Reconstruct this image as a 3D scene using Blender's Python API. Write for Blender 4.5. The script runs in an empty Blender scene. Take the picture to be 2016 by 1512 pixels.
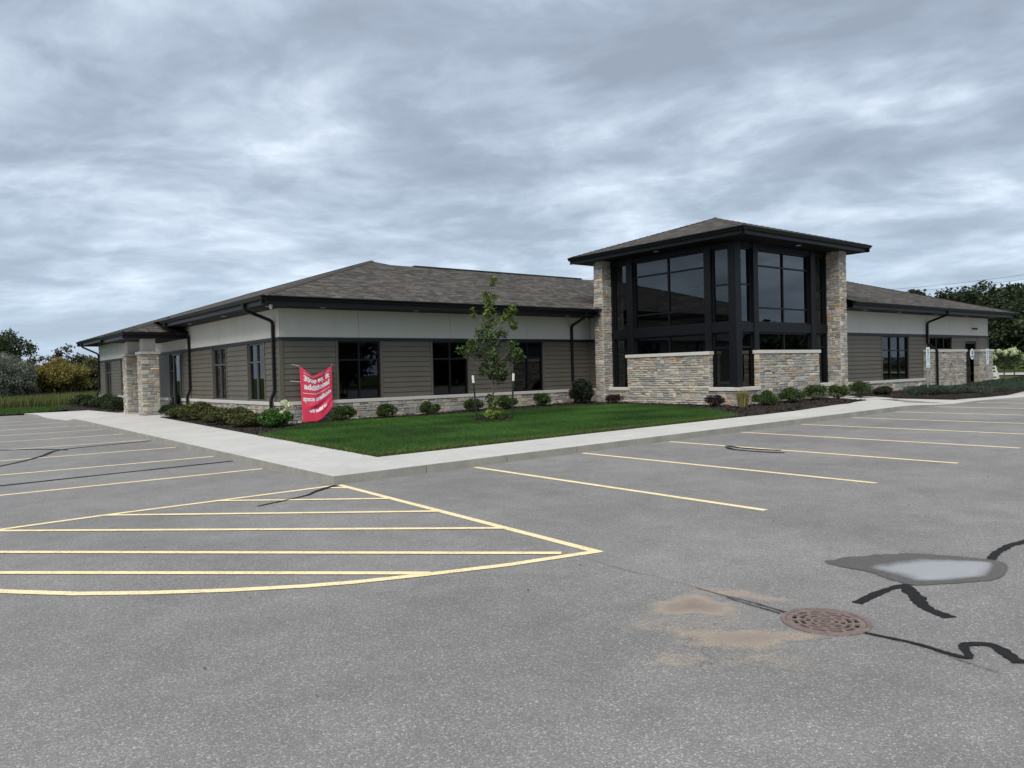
import bpy, math, random
import numpy as np
from mathutils import Vector, Matrix
from mathutils.geometry import delaunay_2d_cdt
random.seed(7); RNG = np.random.default_rng(11)
S = bpy.context.scene
COL = S.collection
R = math.radians

# ------------------------------------------------------------------ camera
cd = bpy.data.cameras.new('camera'); cam = bpy.data.objects.new('camera', cd); COL.objects.link(cam)
YAW, PITCH, ROLL, EYE = 0.902879, -0.0161481, -0.0248146, 1.79
fwd = Vector((math.cos(YAW)*math.cos(PITCH), math.sin(YAW)*math.cos(PITCH), math.sin(PITCH)))
rt = Vector((math.sin(YAW), -math.cos(YAW), 0)); up = rt.cross(fwd)
r2 = math.cos(ROLL)*rt + math.sin(ROLL)*up; u2 = -math.sin(ROLL)*rt + math.cos(ROLL)*up
cam.matrix_world = Matrix(((r2.x, u2.x, -fwd.x, 0), (r2.y, u2.y, -fwd.y, 0), (r2.z, u2.z, -fwd.z, EYE), (0, 0, 0, 1)))
cd.sensor_width = 36; cd.lens = 1513/2016*36; cd.clip_start = .1; cd.clip_end = 3000
S.camera = cam
S.render.resolution_x = 1024; S.render.resolution_y = 768
S.view_settings.view_transform = 'Standard'; S.view_settings.look = 'None'
S.view_settings.exposure = 1.55; S.view_settings.gamma = 1

# ------------------------------------------------------------------ node helper
class NT:
    def __init__(s, tree): s.t = tree; s.n = tree.nodes; s.l = tree.links
    def add(s, typ, ins=None, **kw):
        n = s.n.new(typ)
        for k, v in kw.items(): setattr(n, k, v)
        for k, v in (ins or {}).items():
            sock = n.inputs[k]
            if isinstance(v, bpy.types.NodeSocket): s.l.new(v, sock)
            else: sock.default_value = v
        return n
    def math(s, op, a, b=0.0, c=None, clamp=False):
        n = s.n.new('ShaderNodeMath'); n.operation = op; n.use_clamp = clamp
        for i, v in enumerate((a, b, c)):
            if v is None: continue
            if isinstance(v, bpy.types.NodeSocket): s.l.new(v, n.inputs[i])
            else: n.inputs[i].default_value = v
        return n.outputs[0]
    def mix(s, f, a, b, blend='MIX'):
        n = s.n.new('ShaderNodeMix'); n.data_type = 'RGBA'; n.blend_type = blend
        for k, v in ((0, f), (6, a), (7, b)):
            if isinstance(v, bpy.types.NodeSocket): s.l.new(v, n.inputs[k])
            else: n.inputs[k].default_value = v
        return n.outputs[2]
    def ramp(s, f, stops, interp='LINEAR'):
        n = s.n.new('ShaderNodeValToRGB'); s.l.new(f, n.inputs[0]); e = n.color_ramp.elements
        n.color_ramp.interpolation = interp
        while len(e) > 1: e.remove(e[-1])
        e[0].position = stops[0][0]; e[0].color = c4(stops[0][1])
        for p, c in stops[1:]:
            q = e.new(p); q.color = c4(c)
        return n.outputs[0]
    def noise(s, vec, scale, detail=4, rough=.55, dist=0.0):
        n = s.add('ShaderNodeTexNoise', {'Scale': scale, 'Detail': detail, 'Roughness': rough, 'Distortion': dist})
        if vec is not None: s.l.new(vec, n.inputs['Vector'])
        return n.outputs[0]
def c4(c):
    if isinstance(c, (int, float)): return (c, c, c, 1)
    return (*c, 1) if len(c) == 3 else tuple(c)

# ------------------------------------------------------------------ world: overcast sky
SUN_DIR = Vector((-0.68, -0.46, 1.05)).normalized()          # towards the sun behind the cloud
w = bpy.data.worlds.new('World'); S.world = w; w.use_nodes = True
T = NT(w.node_tree); T.n.clear()
sky = T.add('ShaderNodeTexSky', sky_type='NISHITA', sun_disc=False,
            sun_elevation=math.asin(SUN_DIR.z), sun_rotation=math.atan2(SUN_DIR.x, SUN_DIR.y))
tc = T.add('ShaderNodeTexCoord'); sep = T.add('ShaderNodeSeparateXYZ', {0: tc.outputs['Generated']})
z = T.math('MAXIMUM', sep.outputs[2], 0.0); den = T.math('ADD', z, 0.165)
cx = T.math('DIVIDE', sep.outputs[0], den); cy = T.math('DIVIDE', sep.outputs[1], den)
# cloud streets run across the view direction
ca, sa = math.cos(R(33)), math.sin(R(33))
uu = T.math('ADD', T.math('MULTIPLY', cx, -sa), T.math('MULTIPLY', cy, ca))
vv = T.math('ADD', T.math('MULTIPLY', cx, ca), T.math('MULTIPLY', cy, sa))
vec = T.add('ShaderNodeCombineXYZ', {0: T.math('MULTIPLY', uu, 0.88), 1: vv, 2: 3.7}).outputs[0]
warp = T.add('ShaderNodeTexNoise', {'Vector': vec, 'Scale': .9, 'Detail': 3.0}).outputs['Color']
vec = T.add('ShaderNodeVectorMath', {0: vec, 1: T.add('ShaderNodeVectorMath', {0: warp, 1: (.55, .55, .55)}, operation='MULTIPLY').outputs[0]}, operation='ADD').outputs[0]
n1 = T.noise(vec, 2.3, 11, .54)
n2 = T.noise(vec, 5.4, 9, .55)
n3 = T.noise(vec, 0.42, 3, .5)
# billowed edges: fold the mid noise so that puffs get rounded bright tops
bil = T.math('SUBTRACT', 1.0, T.math('ABSOLUTE', T.math('MULTIPLY', T.math('SUBTRACT', n2, .5), 3.2)))
den_ = T.math('ADD', T.math('ADD', T.math('MULTIPLY', n1, .72), T.math('MULTIPLY', bil, .075)), T.math('MULTIPLY', n3, .28))
cloud = T.ramp(den_, [(.42, (.158, .188, .230)), (.51, (.192, .228, .278)), (.58, (.242, .286, .342)), (.65, (.315, .362, .422)), (.76, (.47, .515, .57))])
# thinner cloud low at the horizon lets more of the blue haze through
hz = T.math('POWER', T.math('SUBTRACT', 1.0, T.math('MINIMUM', T.math('MULTIPLY', z, 3.2), 1.0)), 2.0)
cloud = T.mix(T.math('MULTIPLY', hz, .50), cloud, (.30, .39, .49, 1))
cl10 = T.add('ShaderNodeVectorMath', {0: cloud, 1: (10, 10, 10)}, operation='MULTIPLY').outputs[0]
cover = T.math('ADD', .93, T.math('MULTIPLY', n1, .06))
col = T.mix(cover, sky.outputs[0], cl10)
bg = T.add('ShaderNodeBackground', {'Color': col, 'Strength': 0.072})
out = T.add('ShaderNodeOutputWorld', {0: bg.outputs[0]})

# ------------------------------------------------------------------ sun (veiled by cloud)
sd = bpy.data.lights.new('sun', 'SUN'); sd.energy = 1.5; sd.angle = R(50); sd.color = (1.0, .945, .87)
sun = bpy.data.objects.new('sun', sd); COL.objects.link(sun)
sun.rotation_euler = SUN_DIR.to_track_quat('Z', 'Y').to_euler(); sun.location = (0, 0, 60)

# ------------------------------------------------------------------ object helpers
ORG = {}
def tag(o, label=None, cat=None, group=None, kind=None):
    if label: o['label'] = label
    if cat: o['category'] = cat
    if group: o['group'] = group
    if kind: o['kind'] = kind
    return o
def thing(name, loc, label, cat, group=None):
    o = bpy.data.objects.new(name, None); COL.objects.link(o); o.location = loc; o.empty_display_size = .2
    ORG[o] = Vector(loc); return tag(o, label, cat, group)
class MB:
    def __init__(s): s.v = []; s.f = []; s.c = []; s.uv = []; s.mi = []
    def add(s, vs, fs, c=None, uv=None):
        b = len(s.v); s.v += [tuple(p) for p in vs]; s.f += [tuple(i+b for i in f) for f in fs]
        if c is not None: s.c += [c]*len(vs)
        if uv is not None: s.uv += uv
        return s
    def box(s, x0, x1, y0, y1, z0, z1, c=None):
        x0, x1 = sorted((x0, x1)); y0, y1 = sorted((y0, y1)); z0, z1 = sorted((z0, z1))
        vs = [(x0,y0,z0),(x1,y0,z0),(x1,y1,z0),(x0,y1,z0),(x0,y0,z1),(x1,y0,z1),(x1,y1,z1),(x0,y1,z1)]
        return s.add(vs, [(0,3,2,1),(4,5,6,7),(0,1,5,4),(1,2,6,5),(2,3,7,6),(3,0,4,7)], c)
    def tube(s, pts, rad, n=8, cap=True, square=False, c=None):
        pts = [Vector(p) for p in pts]; rs = rad if isinstance(rad, (list, tuple)) else [rad]*len(pts)
        rings = []; prev = None
        for i, p in enumerate(pts):
            d = (pts[min(i+1, len(pts)-1)]-pts[max(i-1, 0)]).normalized()
            a = prev if prev is not None else (Vector((0, 0, 1)) if abs(d.z) < .9 else Vector((1, 0, 0)))
            a = (a - d*a.dot(d)).normalized(); b = d.cross(a); prev = a
            k = 4 if square else n
            ring = []
            for j in range(k):
                t = 2*math.pi*j/k + (math.pi/4 if square else 0)
                ring.append(p + (a*math.cos(t)+b*math.sin(t))*rs[i]*(1.414 if square else 1))
            rings.append(ring)
        k = len(rings[0]); vs = [q for r_ in rings for q in r_]; fs = []
        for i in range(len(rings)-1):
            for j in range(k):
                fs.append((i*k+j, i*k+(j+1) % k, (i+1)*k+(j+1) % k, (i+1)*k+j))
        if cap: fs += [tuple(range(k-1, -1, -1)), tuple(range((len(rings)-1)*k, len(rings)*k))]
        return s.add(vs, fs, c)
    def build(s, name, mat, parent=None, bevel=0, smooth=False, kind=None):
        o_ = ORG.get(parent, Vector((0, 0, 0)))
        me = bpy.data.meshes.new(name)
        me.from_pydata([(p[0]-o_.x, p[1]-o_.y, p[2]-o_.z) for p in s.v], [], s.f)
        if s.c:
            a = me.color_attributes.new('Col', 'FLOAT_COLOR', 'POINT')
            a.data.foreach_set('color', [k for c in s.c for k in c4(c)])
        if s.uv:
            u = me.uv_layers.new(name='UVMap'); li = [s.uv[i] for f in s.f for i in f]
            u.data.foreach_set('uv', [k for p in li for k in p])
        if isinstance(mat, list):
            for m in mat: me.materials.append(m)
        else: me.materials.append(mat)
        if smooth: me.polygons.foreach_set('use_smooth', [True]*len(me.polygons))
        o = bpy.data.objects.new(name, me); COL.objects.link(o)
        if parent is not None: o.parent = parent; ORG[o] = o_
        else: ORG[o] = Vector((0, 0, 0))
        if bevel:
            b = o.modifiers.new('bevel', 'BEVEL'); b.width = bevel; b.segments = 2; b.limit_method = 'ANGLE'
        if kind: o['kind'] = kind
        return o
def abox(name, mat, parent, *a, bevel=0): return MB().box(*a).build(name, mat, parent, bevel)
def np_mesh(name, V, F, mat, parent=None, col=None, kind=None, uv=None):
    """V (n,3) array, F (m,k) array of equal faces; world coordinates."""
    o_ = ORG.get(parent, Vector((0, 0, 0))); V = np.asarray(V, float) - np.array(o_)
    me = bpy.data.meshes.new(name); m, k = F.shape
    me.vertices.add(len(V)); me.vertices.foreach_set('co', V.astype(np.float32).ravel())
    me.loops.add(m*k); me.loops.foreach_set('vertex_index', F.astype(np.int32).ravel())
    me.polygons.add(m); me.polygons.foreach_set('loop_start', np.arange(0, m*k, k, dtype=np.int32))
    try: me.polygons.foreach_set('loop_total', np.full(m, k, dtype=np.int32))
    except Exception: pass
    if col is not None:
        a = me.color_attributes.new('Col', 'FLOAT_COLOR', 'POINT')
        a.data.foreach_set('color', np.concatenate([col, np.ones((len(col), 1))], 1).astype(np.float32).ravel())
    me.update(calc_edges=True); me.validate(); me.materials.append(mat)
    o = bpy.data.objects.new(name, me); COL.objects.link(o)
    if parent is not None: o.parent = parent; ORG[o] = o_
    else: ORG[o] = Vector((0, 0, 0))
    if kind: o['kind'] = kind
    return o
def copy_tree(o, loc, rz=0, sc=(1, 1, 1), parent=None):
    c = o.copy(); COL.objects.link(c)
    if parent is None: c.location = loc; c.rotation_euler = (0, 0, rz); c.scale = sc
    else: c.parent = parent
    for ch in list(o.children): copy_tree(ch, loc, parent=c)
    ORG[c] = Vector(loc) if parent is None else ORG[parent]
    return c

# ------------------------------------------------------------------ materials
MATS = {}
def mat(name, base=(.5, .5, .5), rough=.7, metal=0, spec=.4, fn=None):
    m = bpy.data.materials.new(name); m.use_nodes = True; t = NT(m.node_tree)
    b = t.n['Principled BSDF']; b.inputs['Base Color'].default_value = c4(base)
    b.inputs['Roughness'].default_value = rough; b.inputs['Metallic'].default_value = metal
    b.inputs['Specular IOR Level'].default_value = spec
    if fn: fn(t, b)
    MATS[name] = m; return m
def opos(t): return t.add('ShaderNodeTexCoord').outputs['Object']
def bump(t, b, h, strength=.3, dist=.01):
    n = t.add('ShaderNodeBump', {'Height': h, 'Strength': strength, 'Distance': dist}); t.l.new(n.outputs[0], b.inputs['Normal'])
def grain(base, var=.12, scale=8, fine=90, bstr=.2, bd=.004, tint=None):
    def fn(t, b):
        p = opos(t); a = t.noise(p, scale, 5, .6); f = t.noise(p, fine, 3, .6)
        k = t.math('ADD', t.math('MULTIPLY', a, .6), t.math('MULTIPLY', f, .4))
        lo = tuple(c*(1-var) for c in base); hi = tuple(min(1, c*(1+var)) for c in (tint or base))
        t.l.new(t.ramp(k, [(.32, lo), (.68, hi)]), b.inputs['Base Color']); bump(t, b, f, bstr, bd)
    return fn

def f_asphalt(t, b):
    p = opos(t)
    vo = t.add('ShaderNodeTexVoronoi', {'Vector': p, 'Scale': 108, 'Randomness': 1.0})
    cellr = t.add('ShaderNodeSeparateColor', {0: vo.outputs['Color']}).outputs[0]
    agg = t.ramp(cellr, [(0, .098), (.35, .130), (.62, .162), (.82, .205), (.94, .29), (1, .44)])
    vo2 = t.add('ShaderNodeTexVoronoi', {'Vector': p, 'Scale': 260})
    c2 = t.add('ShaderNodeSeparateColor', {0: vo2.outputs['Color']}).outputs[1]
    fine = t.ramp(c2, [(0, .12), (.6, .17), (1, .25)])
    base = t.mix(.42, agg, fine)
    big = t.noise(p, .35, 5, .6); mid = t.noise(p, 2.1, 5, .65)
    tone = t.ramp(t.math('ADD', t.math('MULTIPLY', big, .6), t.math('MULTIPLY', mid, .4)), [(.38, .82), (.5, 1.0), (.62, 1.18)])
    base = t.mix(1, base, tone, 'MULTIPLY')
    # pale scuffed arcs of turning tyres
    sc = t.add('ShaderNodeMapping', {'Vector': p, 'Rotation': (0, 0, R(38)), 'Scale': (.35, 2.6, 1)}).outputs[0]
    scn = t.ramp(t.noise(sc, .8, 6, .7), [(.60, 0), (.78, 1)])
    base = t.mix(t.math('MULTIPLY', scn, .35), base, (.25, .245, .235, 1))
    # oil drips and damp dark blots
    ob = t.ramp(t.noise(p, .9, 3, .5, .6), [(.66, 0), (.76, 1)]); base = t.mix(t.math('MULTIPLY', ob, .22), base, (.07, .068, .066, 1))
    # hairline cracks
    ck = t.add('ShaderNodeTexVoronoi', {'Vector': t.add('ShaderNodeVectorMath', {0: p, 1: t.add('ShaderNodeTexNoise', {'Vector': p, 'Scale': 2.0, 'Detail': 5.0}).outputs['Color']}, operation='ADD').outputs[0], 'Scale': .22}, feature='DISTANCE_TO_EDGE').outputs['Distance']
    ckm = t.math('MULTIPLY', t.ramp(ck, [(.0, 1), (.0016, 0)]), t.ramp(t.noise(p, .5, 3), [(.52, 0), (.60, .5)])); base = t.mix(ckm, base, (.04, .04, .04, 1))
    base = t.mix(1, base, (1.03, 1.0, .965, 1), 'MULTIPLY')
    t.l.new(base, b.inputs['Base Color'])
    h = t.math('ADD', t.math('MULTIPLY', vo.outputs['Distance'], -1.0), t.math('MULTIPLY', cellr, .5))
    bump(t, b, h, .45, .006)
M_asph = mat('asphalt', rough=.74, spec=.5, fn=f_asphalt)
def f_paint(t, b):
    p = opos(t); vo = t.add('ShaderNodeTexVoronoi', {'Vector': p, 'Scale': 110})
    r_ = t.add('ShaderNodeSeparateColor', {0: vo.outputs['Color']}).outputs[0]
    wear = t.ramp(t.math('ADD', t.math('MULTIPLY', t.noise(p, 6, 5, .7), .62), t.math('MULTIPLY', r_, .38)), [(.58, 0), (.70, 1)])
    c = t.mix(t.noise(p, 1.2, 3), (.74, .60, .31, 1), (.80, .68, .42, 1))
    t.l.new(t.mix(t.math('MULTIPLY', wear, .75), c, (.24, .22, .18, 1)), b.inputs['Base Color']); bump(t, b, vo.outputs['Distance'], .3, .003)
M_paint = mat('yellow_line_paint', rough=.7, fn=f_paint)
M_seal = mat('crack_sealant', rough=.7, spec=.15, fn=grain((.012, .012, .012), .35, 20, 160, .4, .004))
def f_conc(t, b):
    p = opos(t); a = t.noise(p, .7, 5, .6); m_ = t.noise(p, 5, 5, .65); f = t.noise(p, 220, 2, .5)
    br = t.add('ShaderNodeMapping', {'Vector': p, 'Scale': (3, 60, 3)}).outputs[0]
    k = t.math('ADD', t.math('ADD', t.math('MULTIPLY', a, .45), t.math('MULTIPLY', m_, .35)), t.math('MULTIPLY', f, .2))
    t.l.new(t.ramp(k, [(.33, (.34, .335, .315)), (.5, (.415, .41, .39)), (.68, (.48, .475, .455))]), b.inputs['Base Color'])
    bump(t, b, t.noise(br, 3, 3, .6), .12, .003)
M_conc = mat('concrete', rough=.88, spec=.3, fn=f_conc)
M_kerb = mat('weathered_kerb_concrete', rough=.92, spec=.25, fn=grain((.255, .25, .225), .22, 2.2, 40, .35, .006))
M_cap = mat('cast_stone_cap', rough=.8, fn=grain((.50, .48, .44), .1, 4, 120, .15, .002))
def f_stone(t, b):
    p = opos(t); at = t.add('ShaderNodeAttribute', attribute_name='Col').outputs[0]
    mp = t.add('ShaderNodeMapping', {'Vector': p, 'Scale': (1, 1, 2.2)}).outputs[0]
    a = t.noise(mp, 11, 6, .7, .4); f = t.noise(p, 70, 4, .65)
    k = t.math('ADD', t.math('MULTIPLY', a, .6), t.math('MULTIPLY', f, .4))
    t.l.new(t.mix(1, at, t.ramp(k, [(.3, .62), (.5, .98), (.7, 1.32)]), 'MULTIPLY'), b.inputs['Base Color'])
    bump(t, b, k, .7, .015)
M_stone = mat('ledge_stone', rough=.9, spec=.25, fn=f_stone)
M_mortar = mat('mortar', rough=.95, fn=grain((.20, .19, .175), .15, 20, 120))
def f_siding(t, b):
    p = opos(t); mp = t.add('ShaderNodeMapping', {'Vector': p, 'Scale': (2.0, 2.0, 30)}).outputs[0]
    g_ = t.noise(mp, 3, 4, .6); a = t.noise(p, 1.3, 3)
    k = t.math('ADD', t.math('MULTIPLY', g_, .5), t.math('MULTIPLY', a, .5))
    t.l.new(t.ramp(k, [(.3, (.090, .081, .063)), (.7, (.114, .104, .083))]), b.inputs['Base Color']); bump(t, b, g_, .15, .002)
M_siding = mat('fibre_cement_siding', rough=.6, fn=f_siding)
M_trimg = mat('siding_trim', rough=.55, fn=grain((.098, .089, .072), .07, 3, 60, .08, .001))
M_frieze = mat('dark_frieze', rough=.5, spec=.3, fn=grain((.022, .025, .026), .1, 3, 60, .05, .001))
def f_panel(t, b):
    p = opos(t); a = t.noise(p, .9, 4, .6); st = t.add('ShaderNodeMapping', {'Vector': p, 'Scale': (7, 7, .5)}).outputs[0]
    k = t.math('ADD', t.math('MULTIPLY', a, .6), t.math('MULTIPLY', t.noise(st, 1, 4, .6), .4))
    t.l.new(t.ramp(k, [(.3, (.59, .57, .51)), (.7, (.66, .64, .58))]), b.inputs['Base Color']); bump(t, b, t.noise(p, 160, 2), .1, .002)
M_panel = mat('pale_panel', rough=.8, fn=f_panel)
M_black = mat('black_aluminium', rough=.45, spec=.25, fn=grain((.0045, .0052, .0068), .15, 3, 40, .03, .001))
M_gut = mat('gutter_metal', rough=.42, spec=.28, fn=grain((.0055, .0065, .0065), .2, 2, 30, .03, .001))
M_frame = mat('window_frame', rough=.4, spec=.25, fn=grain((.006, .0066, .0085), .15, 4, 50, .03, .001))
M_bronze = mat('grey_window_frame', rough=.45, fn=grain((.070, .070, .066), .1, 4, 50, .03, .001))
M_soffit = mat('soffit', rough=.6, spec=.2, fn=grain((.006, .0065, .007), .15, 3, 40, .05, .001))
M_white = mat('white_paint', (.72, .72, .70), .5)
M_lamp = mat('light_trim', (.55, .55, .53), .4)
M_int = mat('interior_wall', rough=.9, fn=grain((.22, .21, .20), .1, 2, 30))
M_intfloor = mat('interior_floor', rough=.6, fn=grain((.10, .09, .08), .2, 2, 30))
def f_shingle(t, b):
    uv = t.add('ShaderNodeUVMap', uv_map='UVMap').outputs[0]
    sp = t.add('ShaderNodeSeparateXYZ', {0: uv}); u_, v_ = sp.outputs[0], sp.outputs[1]
    CO = .145
    row = t.math('FLOOR', t.math('DIVIDE', v_, CO)); fr = t.math('FRACT', t.math('DIVIDE', v_, CO))
    wn = t.add('ShaderNodeTexWhiteNoise', {'W': row}, noise_dimensions='1D').outputs[0]
    uo = t.math('ADD', u_, t.math('MULTIPLY', wn, 3.0))
    # tabs of uneven width: cells of a stretched 1-D voronoi in each course
    vec_ = t.add('ShaderNodeCombineXYZ', {0: t.math('DIVIDE', uo, .30), 1: t.math('MULTIPLY', row, 7.31)}).outputs[0]
    vo = t.add('ShaderNodeTexVoronoi', {'Vector': vec_, 'Scale': 1.0, 'Randomness': .9}, voronoi_dimensions='2D')
    rnd = t.add('ShaderNodeSeparateColor', {0: vo.outputs['Color']}).outputs[0]
    tone = t.ramp(rnd, [(0, (.026, .0235, .020)), (.30, (.042, .0375, .0325)), (.65, (.058, .052, .0455)), (1, (.100, .090, .078))], 'LINEAR')
    big = t.ramp(t.noise(uv, .45, 4, .6), [(.35, .94), (.65, 1.06)])
    tone = t.mix(1, tone, big, 'MULTIPLY')
    gr = t.ramp(t.noise(uv, 120, 2), [(.3, .75), (.7, 1.25)]); tone = t.mix(1, tone, gr, 'MULTIPLY')
    t.l.new(tone, b.inputs['Base Color'])
    h = t.math('ADD', t.math('SUBTRACT', 1.0, fr), t.math('MULTIPLY', t.math('GREATER_THAN', rnd, .5), .5))
    bump(t, b, h, .55, .018)
M_roof = mat('asphalt_shingle', rough=.92, spec=.2, fn=f_shingle)
M_ridge = mat('ridge_shingle', rough=.92, spec=.2, fn=grain((.050, .045, .041), .35, 6, 40, .3, .006))
def glass_mat(name, tint, f0=1.5, add=.03):
    m = bpy.data.materials.new(name); m.use_nodes = True; t = NT(m.node_tree); t.n.clear()
    fr = t.add('ShaderNodeFresnel', {'IOR': f0})
    gl = t.add('ShaderNodeBsdfGlossy', {'Color': (.80, .84, .88, 1), 'Roughness': .012})
    bp = t.add('ShaderNodeBump', {'Height': t.noise(t.add('ShaderNodeTexCoord').outputs['Object'], .9, 1), 'Strength': .02, 'Distance': .05})
    t.l.new(bp.outputs[0], gl.inputs['Normal'])
    tr = t.add('ShaderNodeBsdfTransparent', {'Color': c4(tint)})
    mx = t.add('ShaderNodeMixShader', {0: t.math('ADD', fr.outputs[0], add), 1: tr.outputs[0], 2: gl.outputs[0]})
    t.add('ShaderNodeOutputMaterial', {0: mx.outputs[0]}); MATS[name] = m; return m
M_glass = glass_mat('tinted_glass', (.17, .19, .21), 1.48, .015); M_tglass = glass_mat('reflective_glass', (.16, .18, .20), 1.50, .055)
def f_leaf(t, b):
    at = t.add('ShaderNodeAttribute', attribute_name='Col').outputs[0]
    t.l.new(at, b.inputs['Base Color']); b.inputs['Roughness'].default_value = .55
    b.inputs['Specular IOR Level'].default_value = .3
    tr = t.add('ShaderNodeBsdfTranslucent', {'Color': at}); mx = t.add('ShaderNodeMixShader', {0: .28, 1: b.outputs[0], 2: tr.outputs[0]})
    t.l.new(mx.outputs[0], t.n['Material Output'].inputs[0])
M_leaf = mat('foliage', fn=f_leaf)
M_bark = mat('bark', rough=.9, fn=grain((.10, .085, .068), .35, 12, 60, .6, .01))
M_bark_d = mat('dark_bark', rough=.9, fn=grain((.045, .038, .03), .35, 4, 30, .6, .02))
M_soil = mat('mulch', rough=.95, fn=grain((.020, .016, .013), .5, 18, 70, .9, .03))
def f_chip(t, b):
    at = t.add('ShaderNodeAttribute', attribute_name='Col').outputs[0]; t.l.new(at, b.inputs['Base Color'])
M_chip = mat('mulch_chip', rough=.9, spec=.2, fn=f_chip)
def f_turf(t, b):
    p = opos(t); k = t.math('ADD', t.math('MULTIPLY', t.noise(p, .5, 4, .6), .5), t.math('MULTIPLY', t.noise(p, 18, 4, .7), .5))
    t.l.new(t.ramp(k, [(.35, (.022, .052, .011)), (.65, (.038, .080, .017))]), b.inputs['Base Color']); bump(t, b, t.noise(p, 60, 3), .8, .03)
M_turf = mat('turf', rough=.9, spec=.15, fn=f_turf)
def f_meadow(t, b):
    p = opos(t); k = t.math('ADD', t.math('MULTIPLY', t.noise(p, .06, 4, .6), .6), t.math('MULTIPLY', t.noise(p, 1.5, 4, .7), .4))
    t.l.new(t.ramp(k, [(.35, (.030, .052, .014)), (.65, (.070, .085, .024))]), b.inputs['Base Color']); bump(t, b, t.noise(p, 9, 3), .8, .1)
M_meadow = mat('meadow', rough=.95, spec=.1, fn=f_meadow)
M_road = mat('pale_road', rough=.9, fn=grain((.30, .295, .28), .1, 1, 40))
M_steel = mat('galvanised_steel', rough=.45, metal=.6, fn=grain((.36, .37, .38), .15, 9, 60, .05, .001))

# ------------------------------------------------------------------ ground height
def _ramp(t):
    t = np.asarray(t, float); a = np.where(t < -1, 0, np.where(t > 1, t, (t+1)**2/4)); return np.minimum(a, 26)
def GA(x, y): return .0108*_ramp(np.asarray(x)-5.5) + .0065*_ramp(np.asarray(y)-12)
def _r1(t): return 0.0 if t < -1 else min(t, 26) if t > 1 else (t+1)**2/4
def G(x, y): return .0108*_r1(x-5.5) + .0065*_r1(y-12)
def smooth(t): t = min(max(t, 0), 1); return t*t*(3-2*t)
def in_poly(x, y, poly):
    x = np.asarray(x); y = np.asarray(y); r_ = np.zeros(x.shape, bool); n = len(poly); j = n-1
    for i in range(n):
        xi, yi = poly[i][:2]; xj, yj = poly[j][:2]
        c = ((yi > y) != (yj > y)) & (x < (xj-xi)*(y-yi)/((yj-yi) or 1e-9)+xi); r_ ^= c; j = i
    return r_
def sheet(name, poly, hf, step, m, parent=None, holes=(), skirt=0, kind='structure', jitter=0):
    """a triangulated ground sheet: boundary polygon + interior grid, z = hf(x, y)"""
    def dens(pl):
        o = []
        for i, a in enumerate(pl):
            b = pl[(i+1) % len(pl)]; d = math.dist(a[:2], b[:2]); k = max(1, int(d/step))
            o += [(a[0]+(b[0]-a[0])*j/k, a[1]+(b[1]-a[1])*j/k) for j in range(k)]
        return o
    B = dens(poly); vs = list(B); es = [(i, (i+1) % len(B)) for i in range(len(B))]
    for h_ in holes:
        b0 = len(vs); vs += list(h_); es += [(b0+i, b0+(i+1) % len(h_)) for i in range(len(h_))]
    xs = [p[0] for p in poly]; ys = [p[1] for p in poly]
    gx, gy = np.meshgrid(np.arange(min(xs)+step/2, max(xs), step), np.arange(min(ys)+step/2, max(ys), step))
    gx = gx.ravel(); gy = gy.ravel(); k = in_poly(gx, gy, poly)
    vs += list(zip(gx[k].tolist(), gy[k].tolist()))
    v2, e2, f2, *_ = delaunay_2d_cdt([Vector(p) for p in vs], es, [], 0, 1e-5)
    cen = np.array([[sum(v2[i].x for i in f)/len(f), sum(v2[i].y for i in f)/len(f)] for f in f2])
    ok = in_poly(cen[:, 0], cen[:, 1], poly)
    for h_ in holes: ok &= ~in_poly(cen[:, 0], cen[:, 1], h_)
    mb = MB(); mb.v = [(v.x, v.y, hf(v.x, v.y)) for v in v2]; mb.f = [tuple(f) for f, o in zip(f2, ok) if o]
    if skirt:
        b0 = len(mb.v); n = len(B)
        mb.v += [(x, y, hf(x, y)) for x, y in B] + [(x, y, hf(x, y)-skirt) for x, y in B]
        mb.f += [(b0+i, b0+(i+1) % n, b0+n+(i+1) % n, b0+n+i) for i in range(n)]
    return mb.build(name, m, parent, kind=kind if parent is None else None, smooth=True)

# ---- terrain and lot
mb = MB()
xs = [-900, -300, -120, -60, -30, -10, 0, 5.5, 15, 31.5, 45, 60, 90, 140, 250, 500, 1200]; ys = [-900, -300, -100, -40, -15, 0, 12, 25, 38, 55, 75, 110, 180, 300, 600, 1400]
mb.v = [(x, y, G(x, y)-.06) for y in ys for x in xs]; nx = len(xs)
mb.f = [(j*nx+i, j*nx+i+1, (j+1)*nx+i+1, (j+1)*nx+i) for j in range(len(ys)-1) for i in range(nx-1)]
tag(mb.build('ground', M_meadow), 'rough green meadow ground around the office lot', 'ground', kind='structure')
DC = (4.965, 2.845); DR = .29
hole = [(DC[0]+.275*math.cos(a), DC[1]+.275*math.sin(a)) for a in np.linspace(0, 2*math.pi, 40, endpoint=False)]
lot = sheet('parking_lot', [(-30, -25), (62, -25), (62, 10), (47, 14.2), (47, 30), (9, 30), (9, 47), (-30, 47)], G, .8, M_asph, holes=[hole])
tag(lot, 'grey asphalt parking lot with yellow stall lines', 'parking lot')

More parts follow.
